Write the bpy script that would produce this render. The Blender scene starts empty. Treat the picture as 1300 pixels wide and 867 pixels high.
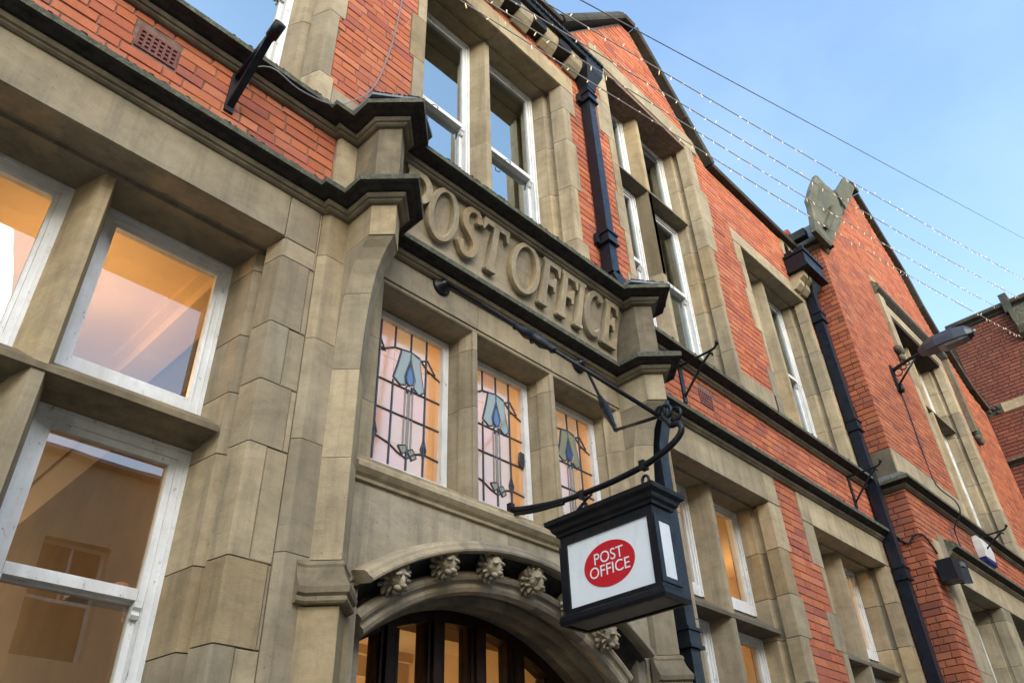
import bpy, bmesh, math, random
from mathutils import Vector, Matrix
random.seed(7)
S = bpy.context.scene
COL = S.collection
R = math.radians

# ------------------------------------------------------------------ camera
cam = bpy.data.cameras.new('camera'); cam_o = bpy.data.objects.new('camera', cam); COL.objects.link(cam_o)
cam.sensor_width = 36.0; cam.lens = 27.82; cam.clip_end = 500; cam.clip_start = 0.05
CAM = Vector((0.0, -3.0, 1.6))
def cam_axes(a, b, c):
    Rz = Matrix(((math.cos(a), math.sin(a), 0), (-math.sin(a), math.cos(a), 0), (0, 0, 1)))
    R0 = Matrix(((1, 0, 0), (0, 0, -1), (0, 1, 0)))
    Rx = Matrix(((1, 0, 0), (0, math.cos(b), math.sin(b)), (0, -math.sin(b), math.cos(b))))
    Rr = Matrix(((math.cos(c), -math.sin(c), 0), (math.sin(c), math.cos(c), 0), (0, 0, 1)))
    return Rr @ Rx @ R0 @ Rz
AX = cam_axes(-0.82067, 0.61902, -0.04101)
m = Matrix.Identity(4)
for r_ in range(3):
    m[r_][0] = AX[0][r_]; m[r_][1] = -AX[1][r_]; m[r_][2] = -AX[2][r_]; m[r_][3] = CAM[r_]
cam_o.matrix_world = m
S.camera = cam_o

# ------------------------------------------------------------------ sky, sun, exposure
SUN_EL, SUN_AZ = R(22), R(204)          # azimuth measured clockwise from +Y: behind the camera, to its left
w = bpy.data.worlds.new('World'); S.world = w; w.use_nodes = True
wn = w.node_tree.nodes; wl = w.node_tree.links
for n in list(wn): wn.remove(n)
out = wn.new('ShaderNodeOutputWorld'); bg = wn.new('ShaderNodeBackground'); sky = wn.new('ShaderNodeTexSky')
sky.sky_type = 'NISHITA'; sky.sun_disc = False; sky.sun_elevation = SUN_EL; sky.sun_rotation = SUN_AZ
sky.air_density = 1.3; sky.dust_density = 1.0; sky.ozone_density = 2.0; sky.altitude = 40
# thin high cloud, the same all round the sky
tc = wn.new('ShaderNodeTexCoord'); mp = wn.new('ShaderNodeMapping'); mp.inputs['Scale'].default_value = (1.3, 3.0, 5.0); mp.inputs['Rotation'].default_value = (.3, .25, .6)
nz = wn.new('ShaderNodeTexNoise'); nz.inputs['Scale'].default_value = 1.1; nz.inputs['Detail'].default_value = 7; nz.inputs['Roughness'].default_value = .55
rp = wn.new('ShaderNodeValToRGB'); rp.color_ramp.elements[0].position = .40; rp.color_ramp.elements[1].position = .85
rp.color_ramp.elements[0].color = (0, 0, 0, 1); rp.color_ramp.elements[1].color = (.55, .55, .55, 1)
mx = wn.new('ShaderNodeMixRGB'); mx.inputs[2].default_value = (1.45, 1.95, 2.35, 1)
wl.new(tc.outputs['Generated'], mp.inputs['Vector']); wl.new(mp.outputs[0], nz.inputs['Vector']); wl.new(nz.outputs['Fac'], rp.inputs[0])
wl.new(rp.outputs[0], mx.inputs[0]); wl.new(sky.outputs[0], mx.inputs[1]); wl.new(mx.outputs[0], bg.inputs[0])
bg.inputs[1].default_value = 0.13; wl.new(bg.outputs[0], out.inputs[0])
sl = bpy.data.lights.new('sun', 'SUN'); sl.energy = 1.15; sl.angle = R(60); sl.color = (1.0, .93, .83)
so = bpy.data.objects.new('sun', sl); COL.objects.link(so)
sd = Vector((math.sin(SUN_AZ) * math.cos(SUN_EL), math.cos(SUN_AZ) * math.cos(SUN_EL), math.sin(SUN_EL)))
so.rotation_euler = (-sd).to_track_quat('-Z', 'Y').to_euler(); so.location = (-6, -12, 14)
S.view_settings.view_transform = 'Standard'; S.view_settings.look = 'None'; S.view_settings.gamma = 1
S.view_settings.exposure = 1.9
S.cycles.max_bounces = 8; S.cycles.transparent_max_bounces = 16; S.cycles.sample_clamp_indirect = 4
S.cycles.caustics_reflective = False; S.cycles.caustics_refractive = False

# ------------------------------------------------------------------ materials
def newmat(name):
    mt = bpy.data.materials.new(name); mt.use_nodes = True
    nt = mt.node_tree; return mt, nt, nt.nodes['Principled BSDF']
class NB:
    def __init__(s, nt): s.nt = nt; s.n = nt.nodes; s.l = nt.links; s.off = None
    def node(s, t, **kw):
        nd = s.n.new(t)
        for k, v in kw.items(): setattr(nd, k, v)
        return nd
    def coord(s, scale=(1, 1, 1)):
        g = s.node('ShaderNodeNewGeometry'); mp = s.node('ShaderNodeMapping'); mp.inputs['Scale'].default_value = scale
        src = g.outputs['Position']
        if s.off is not None:      # every block cut from another piece of rock: shift the pattern per block
            cb = s.node('ShaderNodeCombineXYZ'); va = s.node('ShaderNodeVectorMath', operation='ADD')
            for i, f in enumerate((61.0, 37.0, 23.0)): s.l.new(s.math('MULTIPLY', s.off, f), cb.inputs[i])
            s.l.new(src, va.inputs[0]); s.l.new(cb.outputs[0], va.inputs[1]); src = va.outputs[0]
        s.l.new(src, mp.inputs['Vector']); return mp.outputs[0]
    def noise(s, scale, detail=4, rough=.55, sc=(1, 1, 1), dist=0):
        nz = s.node('ShaderNodeTexNoise'); nz.inputs['Scale'].default_value = scale; nz.inputs['Detail'].default_value = detail
        nz.inputs['Roughness'].default_value = rough; nz.inputs['Distortion'].default_value = dist
        s.l.new(s.coord(sc), nz.inputs['Vector']); return nz.outputs['Fac']
    def ramp(s, fac, *stops):
        rp = s.node('ShaderNodeValToRGB'); e = rp.color_ramp.elements
        e[0].position, e[0].color = stops[0][0], (*stops[0][1], 1)
        e[1].position, e[1].color = stops[-1][0], (*stops[-1][1], 1)
        for p, c in stops[1:-1]:
            x = e.new(p); x.color = (*c, 1)
        s.l.new(fac, rp.inputs[0]); return rp.outputs[0]
    def mix(s, fac, a, b, mode='MIX'):
        mx = s.node('ShaderNodeMixRGB', blend_type=mode)
        for i, v in ((0, fac), (1, a), (2, b)):
            if isinstance(v, (int, float)): mx.inputs[i].default_value = v
            elif isinstance(v, tuple): mx.inputs[i].default_value = (*v, 1)
            else: s.l.new(v, mx.inputs[i])
        return mx.outputs[0]
    def math(s, op, a, b=0.0):
        nd = s.node('ShaderNodeMath', operation=op)
        for i, v in ((0, a), (1, b)):
            if isinstance(v, (int, float)): nd.inputs[i].default_value = v
            else: s.l.new(v, nd.inputs[i])
        return nd.outputs[0]
    def island(s):
        g = s.node('ShaderNodeNewGeometry'); o = s.node('ShaderNodeObjectInfo')
        return s.math('FRACT', s.math('ADD', g.outputs['Random Per Island'], o.outputs['Random']))
    def bump(s, bsdf, h, strength=.3, dist=.01):
        b = s.node('ShaderNodeBump'); b.inputs['Strength'].default_value = strength; b.inputs['Distance'].default_value = dist
        s.l.new(h, b.inputs['Height']); s.l.new(b.outputs[0], bsdf.inputs['Normal'])

def stone_mat(name, c1, c2, c3, soot=0.0, tool=True):
    mt, nt, bs = newmat(name); k = NB(nt)
    rnd = k.island(); k.off = rnd
    base = k.ramp(k.noise(1.7, 6, .6), (.3, c1), (.55, c2), (.75, c3))
    tint = k.ramp(rnd, (0, (.66, .67, .69)), (.22, (.88, .88, .88)), (.5, (1.03, 1.02, .99)), (.75, (1.16, 1.12, 1.04)), (.9, (1.04, .96, .82)), (1, (.80, .74, .64)))
    col = k.mix(1.0, base, tint, 'MULTIPLY')
    # cloudy blotches, pits, grain, iron bedding bands and rain streaks
    col = k.mix(1.0, col, k.ramp(k.noise(5.5, 7, .68, (1, 1, 1.6), .4), (.25, (.72, .71, .70)), (.5, (.98, .98, .97)), (.75, (1.17, 1.15, 1.10))), 'MULTIPLY')
    vo = k.node('ShaderNodeTexVoronoi'); vo.inputs['Scale'].default_value = 26; nt.links.new(k.coord((1, 1, 1)), vo.inputs['Vector'])
    pit = k.math('MULTIPLY', k.ramp(vo.outputs['Distance'], (.05, (1, 1, 1)), (.12, (0, 0, 0))), k.ramp(k.noise(3, 3, .5), (.5, (0, 0, 0)), (.62, (1, 1, 1))))
    col = k.mix(k.math('MULTIPLY', pit, .55), col, (.08, .065, .045))
    col = k.mix(k.math('MULTIPLY', k.ramp(k.noise(9, 5, .6, (1, 1, 3.5), .8), (.5, (0, 0, 0)), (.78, (1, 1, 1))), .32), col, (.24, .165, .085))
    col = k.mix(k.math('MULTIPLY', k.ramp(k.noise(5, 6, .65, (2.4, 2.4, .25)), (.48, (0, 0, 0)), (.75, (1, 1, 1))), .55), col, (.105, .092, .07))
    col = k.mix(k.math('MULTIPLY', k.ramp(k.noise(130, 3, .6), (.45, (0, 0, 0)), (.8, (1, 1, 1))), .22), col, (.16, .135, .10))
    if soot:
        col = k.mix(k.math('MULTIPLY', k.ramp(k.noise(3.2, 7, .7), (.30, (0, 0, 0)), (.62, (1, 1, 1))), soot), col, (.028, .026, .022))
    nt.links.new(col, bs.inputs['Base Color']); bs.inputs['Roughness'].default_value = .88
    bs.inputs['Specular IOR Level'].default_value = .25
    h = k.math('ADD', k.math('MULTIPLY', k.noise(160, 4, .6), .5), k.math('MULTIPLY', k.noise(18, 5, .6), .9))
    if tool:
        h = k.math('ADD', h, k.math('MULTIPLY', k.noise(42, 3, .5, (.22, .22, 4)), k.math('MULTIPLY', k.ramp(k.noise(2.5, 3, .5), (.4, (0, 0, 0)), (.65, (1, 1, 1))), .45)))
    h = k.math('SUBTRACT', h, k.math('MULTIPLY', pit, .8)); k.bump(bs, h, .5, .007)
    return mt
M = {}
M['stone'] = stone_mat('sandstone', (.285, .232, .153), (.39, .322, .215), (.45, .38, .265))
M['carved'] = stone_mat('carved sandstone', (.315, .26, .178), (.40, .335, .232), (.45, .385, .275), 0.0, True)
M['arch'] = stone_mat('arch sandstone', (.33, .28, .20), (.43, .37, .275), (.48, .42, .315), .22)
M['sooty'] = stone_mat('sooty sandstone', (.19, .155, .105), (.28, .232, .158), (.35, .295, .205), .5)

def soot_shade_mat():
    mt, nt, bs = newmat('sooted and shaded moulding stone'); k = NB(nt)
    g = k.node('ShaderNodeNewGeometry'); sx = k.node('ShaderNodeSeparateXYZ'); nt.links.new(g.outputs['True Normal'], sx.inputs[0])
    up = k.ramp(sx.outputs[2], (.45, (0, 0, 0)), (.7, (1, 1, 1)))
    black = k.ramp(k.noise(14, 6, .65), (.3, (.011, .010, .008)), (.75, (.058, .049, .038)))  # near-black colour holds the soffit shade as well as real soot
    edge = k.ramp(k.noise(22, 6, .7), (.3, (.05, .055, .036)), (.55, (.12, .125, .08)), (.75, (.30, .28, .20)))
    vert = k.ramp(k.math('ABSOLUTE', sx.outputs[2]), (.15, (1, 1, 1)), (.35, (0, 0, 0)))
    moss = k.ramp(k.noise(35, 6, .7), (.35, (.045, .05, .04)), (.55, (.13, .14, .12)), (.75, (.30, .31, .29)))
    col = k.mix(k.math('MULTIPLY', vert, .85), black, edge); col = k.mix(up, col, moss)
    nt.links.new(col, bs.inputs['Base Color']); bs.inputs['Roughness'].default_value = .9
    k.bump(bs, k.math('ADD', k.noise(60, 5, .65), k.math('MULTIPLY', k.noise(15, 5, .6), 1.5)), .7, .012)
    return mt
M['soot'] = soot_shade_mat()

def brick_mat(name, cols, mortar=False, dirt=.35):
    mt, nt, bs = newmat(name); k = NB(nt)
    n = len(cols); col = k.ramp(k.island(), *[(i / (n - 1), c) for i, c in enumerate(cols)])
    col = k.mix(k.math('MULTIPLY', k.ramp(k.noise(28, 5, .6), (.4, (0, 0, 0)), (.75, (1, 1, 1))), .30), col, (.30, .085, .045))
    col = k.mix(k.math('MULTIPLY', k.ramp(k.noise(2.2, 6, .65), (.5, (0, 0, 0)), (.8, (1, 1, 1))), dirt), col, (.12, .065, .045))
    col = k.mix(k.math('MULTIPLY', k.ramp(k.noise(70, 4, .7), (.62, (0, 0, 0)), (.8, (1, 1, 1))), .30), col, (.50, .36, .28))
    col = k.mix(k.math('MULTIPLY', k.ramp(k.noise(1.5, 7, .7, (1.5, 1.5, .45)), (.52, (0, 0, 0)), (.74, (1, 1, 1))), .5), col, (.085, .05, .038))
    col = k.mix(k.math('MULTIPLY', k.ramp(k.noise(1.1, 6, .65, (1, 1, 1.3)), (.60, (0, 0, 0)), (.78, (1, 1, 1))), .16), col, (.50, .34, .26))
    nt.links.new(col, bs.inputs['Base Color']); bs.inputs['Roughness'].default_value = .85
    bs.inputs['Specular IOR Level'].default_value = .3
    k.bump(bs, k.math('ADD', k.noise(120, 4, .6), k.math('MULTIPLY', k.noise(25, 4, .6), 1.2)), .35, .005)
    return mt
M['brick'] = brick_mat('red brick', [(.38, .108, .05), (.47, .14, .06), (.52, .172, .078), (.44, .125, .056), (.40, .118, .07), (.54, .19, .095), (.31, .09, .065), (.46, .135, .062)])
M['brick_wing'] = brick_mat('wing brick', [(.33, .096, .046), (.40, .122, .056), (.43, .142, .066), (.36, .104, .05), (.23, .072, .046), (.45, .162, .075), (.28, .082, .055)])
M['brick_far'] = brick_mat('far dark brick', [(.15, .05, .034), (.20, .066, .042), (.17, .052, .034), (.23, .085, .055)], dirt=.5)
def plain(name, c, rough=.7, spec=.4, var=.15, nscale=8, bump=0.0, metal=0.0, c2=None):
    mt, nt, bs = newmat(name); k = NB(nt)
    c2 = c2 or tuple(x * (1 - 2 * var) for x in c)
    nt.links.new(k.ramp(k.noise(nscale, 6, .6), (.35, c2), (.65, c)), bs.inputs['Base Color'])
    bs.inputs['Roughness'].default_value = rough; bs.inputs['Specular IOR Level'].default_value = spec; bs.inputs['Metallic'].default_value = metal
    if bump: k.bump(bs, k.noise(nscale * 5, 5, .6), bump, .006)
    return mt
M['mortar'] = plain('lime mortar', (.25, .165, .125), .95, .2, .2, 20, .4)
M['mortar_dark'] = plain('sooty mortar', (.075, .055, .045), .95, .2, .2, 20, .4)
def paint_mat():
    mt, nt, bs = newmat('weathered white paint'); k = NB(nt)
    col = k.ramp(k.noise(6, 6, .65), (.3, (.60, .61, .60)), (.6, (.74, .75, .75)))
    col = k.mix(k.ramp(k.noise(26, 7, .72, (1, 1, .6)), (.60, (0, 0, 0)), (.68, (1, 1, 1))), col, (.27, .25, .21))
    col = k.mix(k.math('MULTIPLY', k.ramp(k.noise(4, 6, .7, (2, 2, .5)), (.45, (0, 0, 0)), (.75, (1, 1, 1))), .5), col, (.40, .37, .31))
    nt.links.new(col, bs.inputs['Base Color']); bs.inputs['Roughness'].default_value = .5
    k.bump(bs, k.noise(70, 5, .6), .25, .003); return mt
M['white'] = paint_mat()
def iron_mat(name, c, rough):
    mt, nt, bs = newmat(name); k = NB(nt)
    col = k.ramp(k.noise(25, 6, .6), (.35, tuple(x * .6 for x in c)), (.65, c))
    chip = k.ramp(k.noise(38, 7, .75), (.64, (0, 0, 0)), (.69, (1, 1, 1)))
    col = k.mix(k.math('MULTIPLY', chip, .7), col, (.075, .07, .066)); col = k.mix(k.math('MULTIPLY', k.ramp(k.noise(9, 6, .7), (.58, (0, 0, 0)), (.75, (1, 1, 1))), .45), col, (.045, .030, .022))
    nt.links.new(col, bs.inputs['Base Color']); bs.inputs['Specular IOR Level'].default_value = .35
    nt.links.new(k.ramp(k.noise(14, 5, .6), (.3, (rough * .8,) * 3), (.7, (min(1, rough * 1.7),) * 3)), bs.inputs['Roughness'])
    k.bump(bs, k.math('ADD', k.noise(90, 5, .6), k.math('MULTIPLY', chip, -.6)), .35, .005); return mt
M['iron'] = iron_mat('black painted iron', (.0055, .0065, .0105), .36)
M['pipe'] = iron_mat('blue black pipe paint', (.008, .012, .022), .30)
M['lead'] = plain('lead sheet', (.16, .19, .22), .5, .5, .25, 20, .4)
M['wood'] = plain('dark stained timber', (.030, .013, .007), .5, .2, .3, 12, .2)
def sign_mat():
    mt, nt, bs = newmat('white sign panel'); k = NB(nt)
    col = k.ramp(k.noise(5, 6, .6), (.3, (.78, .81, .82)), (.65, (.85, .87, .88)))
    col = k.mix(k.math('MULTIPLY', k.ramp(k.noise(16, 7, .7, (1, 1, .3)), (.55, (0, 0, 0)), (.8, (1, 1, 1))), .35), col, (.36, .37, .34))
    nt.links.new(col, bs.inputs['Base Color']); bs.inputs['Roughness'].default_value = .38; return mt
M['signwhite'] = sign_mat()
M['signred'] = plain('red sign enamel', (.60, .012, .022), .35, .5, .03, 3)
M['vent'] = plain('purple terracotta', (.22, .085, .075), .85, .3, .2, 20, .3)
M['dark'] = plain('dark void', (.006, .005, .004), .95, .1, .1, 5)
M['plaster'] = plain('cream plaster', (.62, .46, .28), .85, .3, .06, 2)
M['plaster_brown'] = plain('brown panelled plaster', (.26, .19, .12), .8, .3, .1, 3)
M['pale_plaster'] = plain('pale plaster', (.66, .60, .50), .85, .3, .05, 2)
M['ceiling'] = plain('painted ceiling', (.70, .55, .38), .8, .3, .05, 2)
M['curtain'] = plain('maroon curtain', (.16, .016, .024), .9, .2, .2, 5)
M['net'] = plain('grey net curtain', (.42, .42, .42), .9, .2, .1, 6)
M['coping'] = stone_mat('mossy coping stone', (.025, .030, .028), (.05, .057, .052), (.10, .11, .095), .45)
M['finial'] = stone_mat('lichened finial stone', (.065, .075, .060), (.105, .118, .092), (.16, .17, .135), .3)
M['moss'] = plain('dry moss', (.105, .11, .085), .95, .1, .3, 60, .5, c2=(.022, .024, .02))
M['terracotta'] = plain('terracotta', (.55, .24, .10), .8, .3, .1, 12)
M['tile'] = plain('red ridge tile', (.38, .09, .07), .8, .3, .2, 12, .3)
M['slate'] = plain('roof slate', (.08, .085, .095), .7, .4, .2, 8, .3)
M['wire'] = plain('dark wire', (.03, .032, .036), .6, .3, .1, 8)
M['wire_pale'] = plain('clear wire', (.40, .38, .34), .5, .4, .1, 8)
M['wire_grey'] = plain('grey cable', (.22, .24, .27), .5, .4, .1, 8)
M['plastic_white'] = plain('white plastic', (.72, .72, .68), .35, .5, .04, 5)
M['plastic_blue'] = plain('navy plastic', (.02, .03, .14), .35, .5, .1, 5)
M['lampgrey'] = plain('grey lamp housing', (.045, .048, .058), .4, .5, .15, 8)
M['lampclear'] = plain('lamp cover', (.20, .20, .20), .25, .5, .1, 8)
M['asphalt'] = plain('asphalt', (.05, .05, .052), .9, .3, .2, 30, .5)
M['paving'] = plain('paving slab', (.33, .31, .28), .85, .3, .15, 12, .3)
M['came'] = plain('lead came', (.045, .060, .085), .40, .7, .2, 30)
def emit_mat(name, c, s):
    mt, nt, bs = newmat(name); bs.inputs['Base Color'].default_value = (*c, 1)
    bs.inputs['Emission Color'].default_value = (*c, 1); bs.inputs['Emission Strength'].default_value = s; return mt
M['bulb'] = emit_mat('warm white LED', (.85, .66, .42), .10)
M['lamp_on'] = emit_mat('lit ceiling lamp', (1.0, .62, .28), 4.0)

def glass_mat(name, tint, ior=1.8, frost=0.0, rough=0.0, wav=.0, refl=(1, 1, 1)):
    mt = bpy.data.materials.new(name); mt.use_nodes = True; nt = mt.node_tree; k = NB(nt)
    for n in list(nt.nodes): nt.nodes.remove(n)
    o = k.node('ShaderNodeOutputMaterial'); t = k.node('ShaderNodeBsdfTransparent'); g = k.node('ShaderNodeBsdfGlossy'); mixn = k.node('ShaderNodeMixShader')
    t.inputs[0].default_value = (*tint, 1); g.inputs['Color'].default_value = (*refl, 1); g.inputs['Roughness'].default_value = rough
    fr = k.node('ShaderNodeFresnel'); fr.inputs[0].default_value = ior
    geo = k.node('ShaderNodeNewGeometry')
    fac = k.math('MULTIPLY', fr.outputs[0], k.math('SUBTRACT', 1.0, geo.outputs['Backfacing']))
    b = k.node('ShaderNodeBump'); b.inputs['Strength'].default_value = .6; b.inputs['Distance'].default_value = wav
    nt.links.new(k.noise(3.0, 2, .4), b.inputs['Height']); nt.links.new(b.outputs[0], g.inputs['Normal'])
    surf = t.outputs[0]
    if frost:
        d = k.node('ShaderNodeBsdfTranslucent'); d.inputs[0].default_value = (*[min(1, x * 1.1) for x in tint], 1)
        df = k.node('ShaderNodeBsdfDiffuse'); df.inputs[0].default_value = (*[x * .8 for x in tint], 1)
        m1 = k.node('ShaderNodeMixShader'); m1.inputs[0].default_value = .35; nt.links.new(d.outputs[0], m1.inputs[1]); nt.links.new(df.outputs[0], m1.inputs[2])
        m2 = k.node('ShaderNodeMixShader'); m2.inputs[0].default_value = frost
        nt.links.new(t.outputs[0], m2.inputs[1]); nt.links.new(m1.outputs[0], m2.inputs[2]); surf = m2.outputs[0]
    nt.links.new(fac, mixn.inputs[0]); nt.links.new(surf, mixn.inputs[1]); nt.links.new(g.outputs[0], mixn.inputs[2]); nt.links.new(mixn.outputs[0], o.inputs[0])
    return mt
M['glass'] = glass_mat('window glass', (.88, .88, .84), 2.4, 0, .0, .0006)
M['glass_up'] = glass_mat('upper window glass', (.62, .65, .66), 8.5, 0, .0, .0006, (.88, .98, 1.0))
M['glass_door'] = glass_mat('door glass', (.85, .84, .78), 1.6)
M['glass_mid'] = glass_mat('gable window glass', (.72, .75, .78), 4.2, 0, .0, .0006, (.88, .98, 1.0))
SG = {'clear': glass_mat('pale cathedral glass', (.84, .74, .62), 2.8, .62, .10, .002),
      'pink': glass_mat('pink cathedral glass', (.86, .72, .66), 2.8, .62, .10, .002),
      'amber': glass_mat('amber cathedral glass', (.88, .68, .44), 2.0, .62, .10, .002),
      'green': glass_mat('pale green glass', (.62, .74, .66), 2.4, .6, .1, .001),
      'blue': glass_mat('blue glass', (.16, .34, .80), 2.2, .6, .1, .001),
      'yellow': glass_mat('yellow glass', (.70, .60, .22), 2.0, .6, .1, .001)}

# ------------------------------------------------------------------ object helpers
ORG = {}
def thing(name, label, cat, loc=(0, 0, 0), group=None):
    o = bpy.data.objects.new(name, None); COL.objects.link(o); o.location = loc; o.empty_display_size = .2
    o['label'] = label; o['category'] = cat
    if group: o['group'] = group
    ORG[o.name] = Vector(loc); return o
def link(name, me, mat, parent=None, kind=None):
    o = bpy.data.objects.new(name, me); COL.objects.link(o)
    if mat and not me.materials: me.materials.append(M[mat] if isinstance(mat, str) else mat)
    if parent:
        o.parent = parent; ORG[o.name] = ORG[parent.name]
    else: ORG[o.name] = Vector((0, 0, 0))
    if kind: o['kind'] = kind
    return o
class MB:
    def __init__(s): s.v = []; s.f = []; s.sm = []
    def add(s, vs, fs, smooth=False):
        n = len(s.v); s.v += [tuple(v) for v in vs]; s.f += [tuple(i + n for i in f) for f in fs]; s.sm += [smooth] * len(fs); return s
    def box(s, x0, x1, y0, y1, z0, z1):
        return s.add([(x0, y0, z0), (x1, y0, z0), (x1, y1, z0), (x0, y1, z0), (x0, y0, z1), (x1, y0, z1), (x1, y1, z1), (x0, y1, z1)],
                     [(0, 3, 2, 1), (4, 5, 6, 7), (0, 1, 5, 4), (1, 2, 6, 5), (2, 3, 7, 6), (3, 0, 4, 7)])
    def loft(s, rings, closed=True, caps=True, smooth=False):
        n = len(rings[0]); vs = [p for r in rings for p in r]; fs = []
        for i in range(len(rings) - 1):
            for j in range(n if closed else n - 1):
                k = (j + 1) % n; fs.append((i * n + j, i * n + k, (i + 1) * n + k, (i + 1) * n + j))
        if caps: fs.append(tuple(reversed(range(n)))); fs.append(tuple(range((len(rings) - 1) * n, len(rings) * n)))
        return s.add(vs, fs, smooth)
    def prism_z(s, plan, z0, z1):   # plan counter-clockwise seen from above
        return s.loft([[(x, y, z0) for x, y in plan], [(x, y, z1) for x, y in plan]])
    def prism_x(s, prof, x0, x1):   # prof (y, z)
        return s.loft([[(x0, y, z) for y, z in prof], [(x1, y, z) for y, z in prof]])
    def prism_y(s, poly, y0, y1):   # poly (x, z)
        return s.loft([[(x, y0, z) for x, z in poly], [(x, y1, z) for x, z in poly]])
    def tube(s, pts, r, n=8, smooth=True):
        pts = [Vector(p) for p in pts]; rings = []; rr = r if isinstance(r, (list, tuple)) else [r] * len(pts)
        prev = None
        for i, p in enumerate(pts):
            d = (pts[min(i + 1, len(pts) - 1)] - pts[max(i - 1, 0)]).normalized()
            if prev is None:
                u = d.cross(Vector((0, 0, 1)));  u = u if u.length > 1e-3 else d.cross(Vector((1, 0, 0)))
            else: u = prev - d * prev.dot(d)
            u.normalize(); prev = u; v = d.cross(u)
            rings.append([p + (u * math.cos(a) + v * math.sin(a)) * rr[i] for a in [2 * math.pi * j / n for j in range(n)]])
        return s.loft(rings, smooth=smooth)
    def sweep(s, prof, path, closed_prof=True):   # prof (out, z); path plan points walked with outward on the right-hand side
        P = [Vector((x, y)) for x, y in path]; rings = []
        for i, p in enumerate(P):
            ns = []
            for a, b in ((i - 1, i), (i, i + 1)):
                if a >= 0 and b < len(P):
                    d = (P[b] - P[a]).normalized(); ns.append(Vector((d.y, -d.x)))
            if len(ns) == 2:
                mm = (ns[0] + ns[1]); mm = mm / max(.3, (mm.length_squared / 2)); 
            else: mm = ns[0]
            rings.append([(p.x + mm.x * o, p.y + mm.y * o, z) for o, z in prof])
        return s.loft(rings)
    def build(s, name, mat, parent=None, kind=None, fix=True):
        me = bpy.data.meshes.new(name); off = ORG[parent.name] if parent else Vector((0, 0, 0))
        me.from_pydata([(v[0] - off.x, v[1] - off.y, v[2] - off.z) for v in s.v], [], s.f)
        for p, q in zip(me.polygons, s.sm): p.use_smooth = q
        if fix:
            bm = bmesh.new(); bm.from_mesh(me); bmesh.ops.recalc_face_normals(bm, faces=bm.faces); bm.to_mesh(me); bm.free()
        me.update(); return link(name, me, mat, parent, kind)
def curve_mesh(splines, extrude, bevel=0.0, res=1):   # 2D filled outlines in the local XY plane
    cu = bpy.data.curves.new('outline', 'CURVE'); cu.dimensions = '2D'; cu.fill_mode = 'BOTH'; cu.extrude = extrude; cu.bevel_depth = bevel; cu.bevel_resolution = res
    for pts in splines:
        sp = cu.splines.new('POLY'); sp.points.add(len(pts) - 1)
        for q, (x, y) in zip(sp.points, pts): q.co = (x, y, 0, 1)
        sp.use_cyclic_u = True
    o = bpy.data.objects.new('outline', cu); COL.objects.link(o)
    dg = bpy.context.evaluated_depsgraph_get(); me = bpy.data.meshes.new_from_object(o.evaluated_get(dg))
    bpy.data.objects.remove(o); bpy.data.curves.remove(cu); me.materials.clear(); return me
def text_mesh(txt, size, extrude):
    cu = bpy.data.curves.new('lettering', 'FONT'); cu.body = txt; cu.size = size; cu.extrude = extrude; cu.align_x = 'CENTER'; cu.offset = 0.0
    o = bpy.data.objects.new('lettering', cu); COL.objects.link(o)
    dg = bpy.context.evaluated_depsgraph_get(); me = bpy.data.meshes.new_from_object(o.evaluated_get(dg))
    bpy.data.objects.remove(o); bpy.data.curves.remove(cu); me.materials.clear(); return me
def xform(me, mtx): me.transform(mtx); me.update(); return me

def in_view(p, mar=30):
    d = Vector(p) - CAM; c = AX @ d
    if c.z <= .1: return None
    u, v = 650 + 1004.7 * c.x / c.z, 433.5 + 1004.7 * c.y / c.z
    return c.z if (-mar < u < 1300 + mar and -mar < v < 867 + mar) else None

# ------------------------------------------------------------------ brick laying
PITCH = .0755
def lay(x0, x1, z0, z1, blocked, cut=None, off=0.0, slen=.226, header=.28, pitch=PITCH):
    """courses of bricks in a wall face; blocked = rectangles of stone; cut(z) = (xmin, xmax) at that height"""
    outb = []; nc = int(math.ceil((z1 - z0) / pitch)); rng = random.Random(int(x0 * 100) + int(z0 * 977))
    for c in range(nc):
        a = z0 + c * pitch; b = min(a + pitch, z1)
        if b - a < .02: continue
        xa, xb = x0, x1
        if cut:
            q = cut(b); xa, xb = max(xa, q[0]), min(xb, q[1])
            if xb - xa < .05: continue
        iv = [(xa, xb)]
        for (p, q, r, t) in blocked:
            if min(b, t) - max(a, r) < .93 * (b - a): continue
            nv = []
            for (s, e) in iv:
                if q <= s or p >= e: nv.append((s, e)); continue
                if p > s: nv.append((s, p))
                if q < e: nv.append((q, e))
            iv = nv
        hd = (c % 4 == 3)
        for (s, e) in iv:
            if e - s < .02: continue
            x = s - (rng.random() * .12 + (c % 2) * slen * .5 + off)
            while x < e - .012:
                L = slen * .49 if (rng.random() < header or (hd and rng.random() < .5)) else slen
                L *= rng.uniform(.97, 1.02)
                p, q = max(x, s), min(x + L, e)
                if e - q < .035: q = e
                if q - p > .02: outb.append((p, q, a, b))
                x = max(q, x + L)
    return outb
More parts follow.
